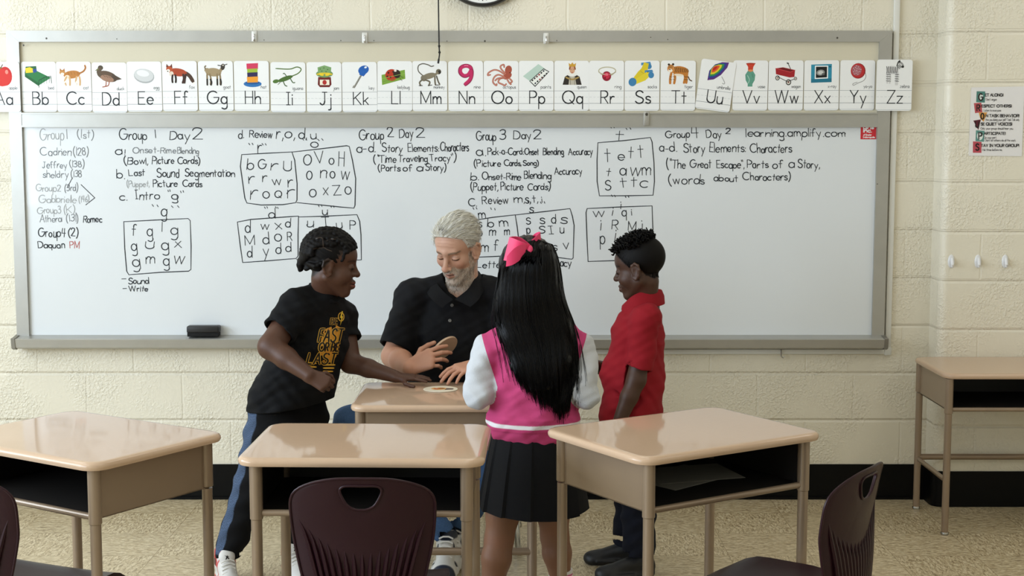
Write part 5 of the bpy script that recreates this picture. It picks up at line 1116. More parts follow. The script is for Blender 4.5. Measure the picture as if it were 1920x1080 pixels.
    np_object('beard', SV, SF, HAIR_('hair_white', .45, .4), root, base, bc)['label'] = 'short white beard and moustache'
    # polo shirt
    S = Grid((-.62, 4.9, .48), (.34, 5.46, 1.32), .0032); U = (1, .05, 0)
    S.u(loft([J(866, 543, 5.22), J(862, 578, 5.225), J(858, 625, 5.225), J(857, 690, 5.22), J(856, 770, 5.25)], U, [.085, .155, .178, .172, .178], [.075, .105, .13, .145, .15]), 0)
    hol = []
    for sgn_, a_, b_ in ((-1, J(776, 558, 5.21), J(741, 652, 5.135)), (1, J(946, 556, 5.19), J(968, 652, 5.10))):
        S.u(cone(J(865, 541, 5.215), a_, .062, .064), .03); S.u(cone(a_, b_, .064, .0625, None, True), .03)
        hol.append((a_, b_))
    S.wave([(.0018, 22, 9, -34, .4), (.0014, -38, 20, 26, 1.9), (.0012, 110, 40, 60, .2), (.0008, -90, 60, 150, 2)])
    for a_, b_ in hol: ax_ = nrm(b_ - a_); S.s(cone(b_ - ax_ * .025, b_ + ax_ * .05, .050, .0545), .002)
    S.s(cone(nb + V3((0, -.01, .1)), nb + V3((0, .0, -.02)), .074, .066), .006)
    S.s(cone(J(858, 512, 5.10), J(851, 560, 5.03), .075, .008), .004); S.s(cone(J(855, 530, 5.12), J(851, 566, 5.05), .042, .004), .003)
    so, SVv, SFf, sb = shell('polo_shirt', S, cloth('black_knit', '0c0d11', rough=.8, sc=700, st=.3), root, base, None, True)
    JJ = lambda pts: [J(*q) for q in pts]
    collar_band('collar', JJ(((849, 562, 5.083), (831, 547, 5.11), (819, 529, 5.17), (832, 513, 5.25), (860, 504, 5.285), (884, 502, 5.25), (892, 514, 5.17), (879, 541, 5.11), (853, 562, 5.083))),
                JJ(((829, 577, 5.068), (812, 563, 5.09), (801, 545, 5.16), (814, 527, 5.27), (860, 514, 5.325), (900, 516, 5.27), (908, 536, 5.17), (898, 560, 5.09), (882, 575, 5.068))), J(860, 535, 5.2), cloth('black_knit'), so, base)
    for px, py in ((847.6, 572.6), (843.4, 601.2)):
        q = on_mesh(sb, px, py, .001)
        if q:
            b = MB(); b.lathe([(.0058, 0), (.0062, .0012), (.005, .0024), (.003, .002)], 14, Matrix.Translation(q[0]) @ q[1].to_track_quat('Z', 'Y').to_matrix().to_4x4()); b.build('button', mat('button_grey', '6a6a68', rough=.3), so, base)
    b = MB()
    pl = [on_mesh(sb, x, y, .0012) for x, y in ((853, 566), (849, 580), (845.5, 600), (843, 622), (842.5, 634))]
    # jeans and shoes
    T = Grid((-.70, 4.80, .07), (.30, 5.56, .72), .0040)
    hp = J(856, 775, 5.30); k1 = J(662, 797, 5.00); a1 = V3((-.235, 5.02, .13)); k2 = J(985, 800, 5.04); a2 = V3((-.20, 5.10, .14))
    T.u(ell(hp + V3((0, 0, .012)), (.19, .16, .098)), 0)
    for hx, k_, a_ in ((-.09, k1, a1), (.09, k2, a2)):
        T.u(cone(hp + V3((hx, 0, 0)), k_, .086, .072), .03); T.u(cone(k_, a_, .070, .056, None, True), .02); T.s(cone(a_ + V3((0, 0, .02)), a_ + V3((0, 0, -.1)), .049, .049), .003)
    T.wave([(.0024, 40, 22, 70, 0), (.0018, -30, 44, 95, 1)])
    shell('jeans', T, cloth('denim', '45628a', rough=.85, sc=500, st=.4, var=(160, .25)), root, base)
    for a_, f_, lb in ((a1, (-.02, -1, 0), 0), (a2, (-.16, -1, 0), 1)):
        f_ = nrm(f_); heel = V3((a_[0], a_[1], 0)) - f_ * .05; Gs = Grid(heel - .12 + np.minimum(0, f_ * .26), heel + .13 + np.maximum(0, f_ * .26), .0032); Rs, ss = shoe(Gs, heel, f_, .285)
        def cf(V, N, heel=heel, Rs=Rs, ss=ss):
            l = tl(V, heel, Rs, ss); c_ = np.tile(np.array(C('d8d6d0')), (len(V), 1)); mixc(c_, sm(-np.abs(l[:, 1] - .13 + .5 * (l[:, 2] - .05)), -.014, -.010) * sm(np.abs(l[:, 0]), .022, .026) * sm(l[:, 2], .025, .03), '1b2233'); mixc(c_, sm(-np.hypot(l[:, 1] - .05, l[:, 2] - .05), -.02, -.016), '1b2233'); mixc(c_, sm(l[:, 1], .235, .242) * sm(l[:, 2], .016, .02), '1b2233'); mixc(c_, sm(l[:, 2], .098, .102), '2a2f3c'); return c_
        so_ = shell('sneaker', Gs, mat('shoe_leather', attr='Col', rough=.45), root, base, cf)[0]; so_['label'] = 'white and navy sneaker'
        b = MB()
        for k in range(5): y = .105 + .018 * k; z = .103 - .025 * (k / 2.2); pts = [heel + Rs @ (V3((x_, y, z + .017 - abs(x_) * .5)) * ss) for x_ in (-.024, -.01, .01, .024)]; b.tube(pts, .0032, 6)
        b.build('lace', mat('lace_white', 'dedcd6', rough=.8), so_, base)
    return dict(hand_r=wr)
make_man()
# cards
cm = mat('card_tan', 'c4a78c', rough=.55)
ctr = J(833, 653, 5.018); n = Vector((.60, -.52, -.60)).normalized()
Mx = Matrix.Translation(Vector(ctr)) @ n.to_track_quat('Z', 'Y').to_matrix().to_4x4()
b = MB(); b.lathe([(.0545, -.004), (.0555, -.003), (.0555, .003), (.0545, .004)], 48, Mx); o = b.build('picture_card', cm); tag(o, 'small stack of round tan picture cards held up in the bearded person\'s hand', 'card')
c2 = at_z(826, 730, .7008)
b = MB(); b.lathe([(.057, 0), (.058, .0006), (.0575, .0016)], 48, Matrix.Translation(c2)); o = b.build('picture_card', mat('card_cream', 'e6ddc8', rough=.4)); tag(o, 'round picture card lying face up on the desk between the hands', 'card')
A = Art(lambda u, v, z: (c2.x + u * .001, c2.y + v * .001, c2.z + .0012 + z)); A.e(-6, 4, 26, 22, 'd9a25a'); A.e(-12, 0, 12, 10, 'b4532a'); A.e(4, 8, 10, 8, '6e3a22'); A.p([(14, -20), (42, -12), (44, 8), (20, 12)], '5a4a44'); A.e(-14, 14, 5, 5, 'f0e4d0'); A.b.build('picture', INK, o)
# ================================================================ the child in the black T-shirt
def kid_skin(base_c, hc, R, s, lip, brow, scalp=None, extra=None):
    def colf(V, N):
        c_ = np.tile(np.array(C(base_c)), (len(V), 1)); L = tl(V, hc, R, s); hd = sm(-np.linalg.norm(L, axis=1), -.2, -.16); f_ = c_.copy()
        paint_face(f_, L, lip, brow, '100a08', True, .75)
        if scalp: scalp(f_, L)
        m = hd[:, None]; return c_ * (1 - m) + f_ * m
    return colf
def make_boy_tee():
    base = V3((-.80, 4.82, 0)); root = person('child with braided hair in a black T-shirt and dark joggers, reaching across the desk', base)
    hc = J(622, 495, 4.75); p_ = math.radians(9); yw = math.radians(3); R = basis((math.cos(p_) * math.cos(yw), math.cos(p_) * math.sin(yw), -math.sin(p_)), roll=0); s = .90
    G = Grid((-.90, 4.30, .62), (-.22, 5.12, 1.33), .0027)
    head(G, hc, R, s, True, 1.3, 1.55)
    nb = J(607, 568, 4.785); G.u(cone(hc + R @ V3((0, -.022, -.05)), nb, .040, .043), .02); chain(G, [nb, J(592, 630, 4.8), J(560, 720, 4.82)], [.043, .06, .075], .03)
    sh, el, wr = J(556, 574, 4.71), J(508, 650, 4.615), J(580, 704, 4.53)
    chain(G, [nb, sh, el], [.045, .042, .042], .02); chain(G, [el, (el * .6 + wr * .4), wr], [.042, .036, .023], .012)
    hand(G, wr, (.80, -.15, -.40), (-.1, -.9, .5), .128, [(48, 62, 40), (54, 66, 42), (60, 68, 44), (66, 70, 45)], [(.7, .6, -.5), (.1, .8, -.7), (-.4, .8, -.5)], -1, (4, 1, -2, -5), 1.1)
    sh2, el2, wr2 = J(640, 592, 4.93), J(657, 680, 4.86), J(742, 716, 4.79) + V3((0, 0, .018))
    chain(G, [nb, sh2, el2], [.045, .042, .036], .02); chain(G, [el2, el2 * .6 + wr2 * .4, wr2], [.036, .031, .021], .012)
    hand(G, V3((wr2[0], wr2[1], .728)), (.97, -.06, -.02), (0, -.1, 1), .128, [(4, 5, 3), (3, 4, 3), (3, 4, 3), (3, 5, 3)], [(.75, .5, -.3), (.55, .8, -.15), (.5, .85, 0)], 1, (12, 4, -5, -14))
    def scalp(c_, L):
        x, y, z = np.abs(L[:, 0]), L[:, 1], L[:, 2]; zz = np.interp(y, [-.12, -.06, -.03, .0, .02, .045, .065, .09], [-.07, -.055, -.02, .02, .03, .055, .078, .09]); mixc(c_, sm(z - zz, -.004, .004), '21150f')
    V, F = G.mesh(); N = vnormals(V, F); np_object('body', V, F, SKIN, root, base, kid_skin('4d3123', hc, R, s, '74423a', '1c110c', scalp)(V, N))
    # braided rows running back to a knot
    H = Grid(hc - .17, hc + .16, .0027); H.frame(hc, R, s)
    def skull(a, e):   # a: sideways angle, e: angle from the front over the top to the back
        return V3((.076 * math.sin(a), -.016 + .1 * math.cos(e) * math.cos(a * .8), .043 + .087 * math.sin(e) * math.cos(a)))
    for j in range(-4, 5):
        a = j * .285
        for i in range(24):
            e = math.radians(24 + 170 * i / 23)
            if abs(j) == 4 and i < 7: continue
            p = skull(a, e); q = skull(a, e + .05); d_ = nrm(q - p); w_ = nrm(np.cross(d_, p - V3((0, -.016, .03)))); sd = 1 if i % 2 else -1
            H.u(cone(p - d_ * .004 + w_ * sd * .0035, p + d_ * .006 - w_ * sd * .004, .0098, .0085), .003)
        H.u(cone(skull(a, math.radians(190)), (.01 * j / 4, -.112, -.018), .010, .012), .006)
    for sx in (-1, 1):
        for k in range(4): H.u(cone((sx * .074, -.02 - .012 * k, .012 - .008 * k), (sx * .03, -.09, -.03 + .008 * k), .009, .008), .003)
        H.u(cone((sx * .062, .045, .055), (sx * .069, .040, .012), .007, .004), .004)
    H.u(ell((0, -.112, -.012), (.020, .016, .026)), .006); H.u(ell((.004, -.112, -.03), (.014, .012, .018)), .005); H.u(ell((0, -.016, .04), (.0785, .099, .089)), .003)
    H.world()
    X, Y, Z = H.ax[0][:, None, None] - hc[0], H.ax[1][None, :, None] - hc[1], H.ax[2][None, None, :] - hc[2]
    lx, ly, lz = [(R[0, i] * X + R[1, i] * Y + R[2, i] * Z) / s for i in range(3)]
    zz = np.interp(ly, [-.14, -.10, -.07, -.04, -.02, .0, .02, .045, .065, .1], [-.09, -.09, -.06, -.035, .005, .022, .012, .022, .060, .080]).astype(np.float32)
    H.d = np.maximum(H.d, ((zz - lz) * .8 * s).astype(np.float32)); H.wave([(.0008, 220, 160, 300, 0)])
    HV, HF = H.mesh(); ho = np_object('hair', HV, HF, HAIR_('hair_black', .6, .15), root, base, np.tile(np.array(C('070505')), (len(HV), 1))); ho['label'] = 'black braided hair tied back in a small knot'
    hbv = BVHTree.FromPolygons(HV.tolist(), HF.tolist()); b = MB()
    for pts in ([(592, 448), (597, 446), (604, 446.5), (605.5, 454), (606, 463)], [(587, 467), (594, 465.5), (601, 465), (608, 464)], [(612, 452), (620, 448), (630, 449)], [(606, 463), (614, 468), (622, 471)]):
        h_ = [on_mesh(hbv, *q, .0006) for q in crom(pts, 4)]
        if all(h_): ribbon(b, crom(pts, 4), .75, lambda u, v, z: tuple(on_mesh(hbv, u, v, z)[0]) if on_mesh(hbv, u, v, z) else tuple(h_[0][0]), C('33271f'), .0006)
    if b.v: b.build('scalp_parting', INK, ho, base)
    # T-shirt
    U = nrm((.56, .83, 0)); S = Grid((-.95, 4.42, .60), (-.45, 5.14, 1.14), .003)
    S.u(loft([J(604, 560, 4.79), J(597, 588, 4.8), J(591, 640, 4.80), J(563, 705, 4.80), J(543, 752, 4.81), J(536, 790, 4.81)], U, [.075, .115, .125, .148, .152, .152], [.055, .078, .092, .112, .118, .118]), 0)
    hol = []
    for a_, b_, r0, r1 in ((J(556, 574, 4.71), J(523, 622, 4.645), .056, .057), (J(640, 592, 4.93), J(651, 637, 4.895), .052, .052)):
        S.u(cone(J(603, 560, 4.79), a_, .050, r0), .03); S.u(cone(a_, b_, r0, r1, None, True), .02); hol.append((a_, b_, r1))
    S.wave([(.0022, 30, 12, -46, .4), (.0017, -50, 26, 38, 1.9), (.0014, 110, 30, 80, .2), (.001, -80, 60, 160, 1)])
    for a_, b_, r1 in hol: ax_ = nrm(b_ - a_); S.s(cone(b_ - ax_ * .012, b_ + ax_ * .05, r1 - .008, r1 - .006), .002)
    rc, rf = J(607, 551, 4.785), J(632, 567, 4.765); ra = rf - rc; rs_ = V3((.004, .052, .004)); rn = nrm(np.cross(ra, rs_)); S.s(cone(rc + rn * .004, rc + rn * .11, .049, .062), .004)
    pb = J(543, 757, 4.81); S.cut(pb, (.12, 0, -1)); S.s(loft([pb + V3((0, 0, -.02)), pb + V3((0, 0, .03))], U, [.145, .142], [.11, .108]), .002)
    so, SV, SF, sb = shell('t_shirt', S, cloth('black_jersey', '0b0c0f', rough=.85, sc=900, st=.3), root, base, None, True)
    b = MB(); b.tube([rc + ra * 1.02 * math.cos(t) + rs_ * math.sin(t) + rn * .003 for t in [2 * PI * i / 28 for i in range(28)]], .0065, 8, closed=True); b.build('neck_rib', cloth('black_jersey'), so, base)
    # printed lettering that follows the cloth
    OR_, YE, BLK = 'c98a2c', 'd9a83c', '0d0d10'
    def printed(name, layers):
        b = MB()
        for kind, pts, hw, col in layers:
            z = .0010 if kind == 'p' and col == OR_ else .0021 if col == BLK else .0022 if kind == 'p' else .0016
            if kind == 'p':
                cx, cy = sum(p[0] for p in pts) / len(pts), sum(p[1] for p in pts) / len(pts); n = len(pts)
                rows = [[(cx + (p[0] - cx) * t, cy + (p[1] - cy) * t) for p in pts] for t in (.02, .35, .7, 1)]
                h_ = [[on_mesh(sb, *q, z) for q in r_] for r_ in rows]
                if any(q is None for r_ in h_ for q in r_): continue
                b.add([q[0] for r_ in h_ for q in r_], [(i * n + k, i * n + (k + 1) % n, (i + 1) * n + (k + 1) % n, (i + 1) * n + k) for i in range(3) for k in range(n)], C(col), True)
            else:
                fine = []
                for i in range(len(pts) - 1):
                    m_ = max(1, int(math.hypot(pts[i + 1][0] - pts[i][0], pts[i + 1][1] - pts[i][1]) / 2.5))
                    fine += [(pts[i][0] + (pts[i + 1][0] - pts[i][0]) * t / m_, pts[i][1] + (pts[i + 1][1] - pts[i][1]) * t / m_) for t in range(m_)]
                fine.append(pts[-1])
                def fn(u, v, zz): 
                    h_ = on_mesh(sb, u, v, zz); return tuple(h_[0]) if h_ else (0, 0, -50)
                t_ = MB(); polyline_sharp(t_, fine, hw, fn, C(col), z)
                if not any(p[2] < -1 for p in t_.v): b.add(t_.v, t_.f, C(col))
        if b.v: b.build(name, INK, so, base)
    def word(t, x0, x1, y0, y1, lean, hw, col, drop=0.0):
        st, w_ = text_strokes(t, 0, 2.2); k = (x1 - x0) / w_; ky = (y0 - y1) / 10
        return [('s', [(x0 + p[0] * k + p[1] * ky * lean, y0 - p[1] * ky + drop * (p[0] * k)) for p in q], hw, col) for q in st]
    LAY = [('p', [(620, 613), (631, 610), (640, 616), (638, 632), (634, 652), (630, 668), (622, 680), (606, 678), (598, 664), (600, 648), (602, 636), (606, 622), (612, 616)], 0, OR_)]
    for i in range(3): LAY.append(('s', [(570 + i * 1.5, 679 + i * 7), (592, 681 + i * 7)], 1.4, YE)); LAY.append(('s', [(606, 684 + i * 6), (627 - i * 2, 684 + i * 6)], 1.4, YE))
    for hw, col in ((2.6, YE), (1.5, BLK)):
        for wd in (('BE', 619, 631, 608, 597, .12), ('FAST', 596, 639, 641, 617, .22), ('OR BE', 597, 633, 658, 643, .18), ('LAST', 575, 627, 682, 662, .25)): LAY += word(wd[0], wd[1], wd[2], wd[3], wd[4], wd[5], hw * (.7 if wd[0] == 'BE' else 1), col)
    printed('printed_slogan', LAY)
    ring = [(639 + 5.2 * math.cos(t), 594 + 7.8 * math.sin(t)) for t in [2 * PI * i / 22 for i in range(23)]]
    printed('printed_bolt', [('s', ring, .8, YE), ('p', [(640, 583), (636.5, 596), (639, 596), (637, 611), (642.5, 593), (640, 593.5), (642, 584)], 0, 'e6c63a')])
    # joggers
    T = Grid((-1.04, 4.62, .05), (-.56, 5.04, .80), .0033)
    hp = J(540, 772, 4.82); T.u(loft([hp + V3((.012, 0, .07)), hp, hp + V3((0, 0, -.06))], U, [.118, .125, .12], [.09, .095, .085]), 0)
    kn, an = J(472, 915, 4.80), J(431, 1042, 4.83); kn2, an2 = J(566, 920, 4.93), J(556, 1046, 4.93)
    for h_, k_, a_ in ((hp + V3((-.045, -.05, -.02)), kn, an), (hp + V3((.045, .05, -.02)), kn2, an2)):
        T.u(cone(h_, k_, .088, .062), .025); T.u(cone(k_, a_ + V3((0, 0, .03)), .062, .050), .02); T.u(cone(a_ + V3((0, 0, .035)), a_, .046, .044, None, True), .008); T.s(cone(a_ + V3((0, 0, .012)), a_ + V3((0, 0, -.06)), .038, .038), .002)
    T.wave([(.0028, 34, 20, 62, .3), (.002, -44, 30, 96, 1)])
    def tc(V, N):
        c_ = np.tile(np.array(C('0a0b0e')), (len(V), 1)); best = np.full(len(V), 9.); O_ = np.zeros_like(V)
        ax_ = [hp + V3((-.04, -.045, .06)), hp + V3((-.045, -.05, -.02)), kn, an]; near = np.zeros(len(V), bool)
        for P, nr in ((ax_, True), ([hp + V3((.04, .045, .06)), hp + V3((.045, .05, -.02)), kn2, an2], False)):
            for i in range(3):
                ab = P[i + 1] - P[i]; t = np.clip(((V - P[i]) @ ab) / (ab @ ab), 0, 1); o_ = V - P[i] - t[:, None] * ab; d_ = np.linalg.norm(o_, axis=1); m = d_ < best; best[m] = d_[m]; O_[m] = o_[m]; near[m] = nr
        ang = np.arctan2(O_[:, 1], O_[:, 0]); dev = (ang - math.radians(-142) + PI) % (2 * PI) - PI
        st = .5 + .5 * np.sin(V[:, 2] * 900 + 3 * np.sin(V[:, 0] * 700) + 2 * np.sin(V[:, 1] * 410)); blue = np.array(C('44536b')) * (.6 + .7 * st[:, None])
        m = (near * sm(-np.abs(dev), -.42, -.36) * sm(V[:, 2], .10, .11))[:, None]; return c_ * (1 - m) + blue * m
    shell('joggers', T, cloth('jogger_knit', attr='Col', rough=.9, sc=800, st=.3), root, base, tc)
    for a_, f_ in ((an, (.30, -.95, 0)), (an2, (.34, -.94, 0))):
        f_ = nrm(f_); heel = V3((a_[0] - .016, a_[1], 0)) - f_ * .055; Gs = Grid(heel - .12 + np.minimum(0, f_ * .26), heel + .16 + np.maximum(0, f_ * .26), .003); Rs, ss = shoe(Gs, heel, f_, .262, .004, 1)
        def cf(V, N, heel=heel, Rs=Rs, ss=ss):
            l = tl(V, heel, Rs, ss); c_ = np.tile(np.array(C('cbc8c4')), (len(V), 1)); mixc(c_, sm(np.abs(l[:, 0]), .030, .034) * sm(l[:, 2], .06, .066) * sm(-l[:, 1], -.1, -.09), 'b3262c'); mixc(c_, sm(-l[:, 2], -.03, -.027) * sm(l[:, 2], .018, .02), 'b3262c'); mixc(c_, sm(-np.abs(l[:, 1] - .1), -.006, -.003) * sm(np.abs(l[:, 0]), .018, .02), 'b3262c')
            mixc(c_, sm(-np.hypot(l[:, 1] - .06, l[:, 2] - .075), -.016, -.013) * sm(np.abs(l[:, 0]), .025, .03), '2a1a1c'); return c_
        so_, sv, sf, sbv = shell('sneaker', Gs, mat('shoe_leather', attr='Col', rough=.45), root, base, cf, True); so_['label'] = 'white sneaker with red trim'
        b = MB()
        for k in range(6): y = .132 + .015 * k; z = .090 - .0092 * k; b.tube([heel + Rs @ (V3((x_, y + .006 * (1 if x_ > 0 else -1), z + .012 - abs(x_) * .45)) * ss) for x_ in (-.024, -.01, .01, .024)], .0026, 6)
        b.build('lace', mat('lace_white', 'dedcd6', rough=.8), so_, base)
        b = MB(); q = [Vector(heel + Rs @ (V3((u * .0012, .112, .106 + v * .0012)) * ss)) for u, v in ((0, 7), (2, 4), (8, 7), (3, 2), (6, -6), (3, -5), (0, -1), (-4, -7), (-7, -6), (-2, 1), (-5, 2), (-1, 4))]
        fw = Vector(f_)
        hits = [sbv.ray_cast(p + fw * .06, -fw) for p in q]
        if all(h_[0] is not None for h_ in hits): b.add([h_[0] + fw * .001 for h_ in hits], [tuple(range(12))], C('141416')); b.build('tongue_mark', INK, so_, base)
make_boy_tee()
# ================================================================ the child in the red polo
def make_boy_red():
    base = V3((.42, 4.92, 0)); root = person('child with short curly black hair in a red polo shirt standing beside the desk', base)
    hc = J(1198, 503, 4.93); p_, yw = math.radians(12), math.radians(20); R = basis((-math.cos(p_) * math.cos(yw), math.cos(p_) * math.sin(yw), -math.sin(p_))); s = .885
    G = Grid((.12, 4.66, .50), (.66, 5.2, 1.34), .0027); head(G, hc, R, s, True, 1.25, 1.3)
    nb = J(1208, 576, 4.95); G.u(cone(hc + R @ V3((0, -.020, -.05)), nb, .041, .044), .02); chain(G, [nb, J(1200, 650, 4.95), J(1190, 760, 4.94)], [.044, .06, .07], .03)
    sh, el, wr = J(1212, 600, 4.84), J(1193, 712, 4.80), J(1160, 793, 4.77)
    chain(G, [nb, sh, el], [.042, .034, .033], .02); chain(G, [el, el * .6 + wr * .4, wr], [.033, .030, .022], .012)
    hand(G, wr, (-.35, -.05, -.93), (.1, -.98, -.1), .125, [(15, 25, 15)] * 4, [(.6, .7, -.4), (.2, .9, -.3), (0, 1, -.2)], 1)
    sh2, el2, wr2 = J(1190, 605, 5.07), J(1160, 700, 5.10), J(1112, 685, 4.98)
    chain(G, [nb, sh2, el2], [.042, .038, .034], .02); chain(G, [el2, el2 * .6 + wr2 * .4, wr2], [.034, .029, .022], .012)
    hand(G, wr2, (-.75, -.6, -.15), (0, -.2, 1), .125, [(12, 16, 10)] * 4, [(.7, .6, -.3), (.4, .9, -.2), (.2, 1, 0)], -1)
    zl = lambda y: np.interp(y, [-.12, -.09, -.06, -.035, -.015, .005, .03, .05, .07, .09], [-.05, -.05, -.05, -.03, .012, .012, .022, .05, .072, .08])
    def scalp(c_, L): mixc(c_, sm(L[:, 2] - zl(L[:, 1]), -.006, .006) * (.75 + .25 * sm(L[:, 2], .02, .06)) * sm(-np.abs(L[:, 0]), -.0745, -.073), '0f0a08')
    V, F = G.mesh(); N = vnormals(V, F); np_object('body', V, F, SKIN, root, base, kid_skin('452d21', hc, R, s, '5c372d', '120b08', scalp)(V, N))
    L = tl(V, hc, R, s); m = (L[:, 2] > zl(L[:, 1]) + .004) & (np.abs(L[:, 0]) < .074) & (np.linalg.norm(L, axis=1) < .2)
    idx = RNG.choice(np.where(m)[0], 6000); SV, SF = strands(V, N, idx, np.tile(R @ V3((0, -.35, -1)), (len(idx), 1)), .006, .0022, .05, .0007, 3, .35)
    Hc = Grid(hc - .15, hc + .15, .0028); Hc.frame(hc, R, s); Hc.u(ell((0, -.018, .042), (.0775, .097, .087)), 0); Hc.u(ell((0, .020, .038), (.067, .069, .062)), .02); Hc.world()
    X, Y, Z = Hc.ax[0][:, None, None] - hc[0], Hc.ax[1][None, :, None] - hc[1], Hc.ax[2][None, None, :] - hc[2]
    lx, ly, lz = [(R[0, i] * X + R[1, i] * Y + R[2, i] * Z) / s for i in range(3)]
    zz = np.interp(ly, [-.12, -.09, -.06, -.035, -.015, .005, .02, .03, .05, .07, .09], [-.045, -.045, -.045, -.025, .016, .02, .008, .03, .056, .076, .085]).astype(np.float32)
    Hc.d = np.maximum(Hc.d, ((zz - lz) * .75 * s).astype(np.float32)); CV, CF = Hc.mesh()
    top = np.where(m & (L[:, 2] > .078 + .35 * np.maximum(0, -L[:, 1] - .02)) & (L[:, 1] > -.10))[0]; tp = RNG.choice(top, 460)
    K = 9; t_ = np.linspace(0, 1, K); ln = RNG.uniform(.022, .034, len(tp)); n0 = N[tp]; lean = RNG.normal(0, .32, (len(tp), 3)) + R @ V3((0, .35, 0)); d_ = n0 + lean; d_ /= np.linalg.norm(d_, axis=1, keepdims=True)
    A = np.cross(d_, RNG.normal(0, 1, (len(tp), 3))); A /= np.linalg.norm(A, axis=1, keepdims=True); B = np.cross(d_, A); ph = RNG.uniform(0, 6, len(tp))
    P = V[tp][:, None] - n0[:, None] * .003 + d_[:, None] * (t_[None, :, None] * ln[:, None, None]) + .0026 * (A[:, None] * np.cos(ph[:, None] + 9 * t_[None])[:, :, None] + B[:, None] * np.sin(ph[:, None] + 9 * t_[None])[:, :, None])
    TV, TF = tubes(P, np.array([.0034, .0036, .0034, .0036, .0033, .0034, .003, .0026, .0012]) * 1.0, 5)
    np_object('hair', np.concatenate([SV, TV, CV]), np.concatenate([SF, TF + len(SV), CF + len(SV) + len(TV)]), HAIR_('hair_black', .6, .15), root, base, np.tile(np.array(C('060404')), (len(SV) + len(TV) + len(CV), 1)))['label'] = 'short black hair with twisted curls on top'
    # red polo
    U = nrm((.31, .95, 0)); S = Grid((.22, 4.70, .50), (.64, 5.2, 1.14), .003); red = cloth('red_knit', '8c1420', rough=.8, sc=800, st=.35)
    S.u(loft([J(1207, 588, 4.95), J(1203, 600, 4.95), J(1196, 632, 4.95), J(1187, 705, 4.945), J(1184, 775, 4.94), J(1184, 815, 4.94)], U, [.075, .105, .118, .128, .132, .132], [.045, .062, .088, .105, .102, .102]), 0)
    hol = []
    for a_, b_ in ((J(1212, 600, 4.84), J(1196, 692, 4.805)), (J(1196, 598, 5.06), J(1176, 690, 5.08))):
        S.u(cone(J(1208, 586, 4.95), a_, .040, .052), .025); S.u(cone(a_, b_, .052, .0475, None, True), .012); hol.append((a_, b_))
    S.wave([(.003, 26, 14, -40, .4), (.0026, -46, 22, 40, 1.9), (.0012, 110, 30, 86, .2), (.0008, -80, 50, 170, 1)])
    for a_, b_ in hol: ax_ = nrm(b_ - a_); S.s(cone(b_ - ax_ * .012, b_ + ax_ * .05, .0405, .042), .002)
    f_ = J(1170, 742, 4.82); S.s(cone(f_ + V3((.05, 0, -.012)), f_ + V3((-.05, .02, .012)), .008, .004), .012); S.s(cone(f_ + V3((.12, 0, .03)), f_ + V3((.03, -.01, -.04)), .006, .004), .012)
    S.s(cone(nb + V3((-.01, 0, .10)), nb + V3((-.004, 0, .0)), .058, .050), .004)
    pb = J(1184, 812, 4.94); S.cut(pb, (0, 0, -1)); S.s(loft([pb + V3((0, 0, -.02)), pb + V3((0, 0, .03))], U, [.124, .122], [.094, .092]), .002)
    so = shell('polo_shirt', S, red, root, base)[0]
    JJ = lambda pts: [J(*q) for q in pts]
    collar_band('collar', JJ(((1167, 573, 4.925), (1189, 554, 4.893), (1222, 543, 4.905), (1240, 544, 4.955), (1222, 545, 5.0), (1190, 556, 5.0), (1168, 573, 4.945))),
                JJ(((1168, 586, 4.905), (1199, 577, 4.865), (1233, 574, 4.89), (1246, 569, 4.96), (1230, 568, 5.03), (1192, 572, 5.03), (1167, 586, 4.955))), J(1208, 562, 4.95), red, so, base)
    # trousers and shoes
    T = Grid((.24, 4.70, .05), (.60, 5.14, .72), .0036); hp = J(1186, 812, 4.94); T.u(ell(hp, (.105, .12, .10)), 0)
    legs = ((hp + V3((0, -.06, -.03)), J(1196, 925, 4.86), V3((.448, 4.865, .085))), (hp + V3((0, .06, -.03)), J(1188, 925, 5.01), V3((.418, 5.02, .085))))
    for h_, k_, a_ in legs: T.u(cone(h_, k_, .082, .062), .025); T.u(cone(k_, a_, .062, .056, None, True), .02); T.s(cone(a_ + V3((0, 0, .02)), a_ + V3((0, 0, -.06)), .048, .048), .002)
    T.wave([(.003, 36, 26, 74, .3), (.0022, -44, 34, 110, 1)]); shell('trousers', T, cloth('navy_twill', '10131f', rough=.85, sc=800, st=.3), root, base)
    for h_, k_, a_ in legs:
        f_ = nrm((-.97, .12 if a_[1] > 4.9 else -.12, 0)); heel = V3((a_[0], a_[1], 0)) - f_ * .055; Gs = Grid(heel - .09 + np.minimum(0, f_ * .22), heel + .12 + np.maximum(0, f_ * .22), .003); shoe(Gs, heel, f_, .215)
        shell('shoe', Gs, mat('black_shoe', '0d0d10', rough=.5, bump=(200, .1)), root, base)[0]['label'] = 'black shoe'
make_boy_red()
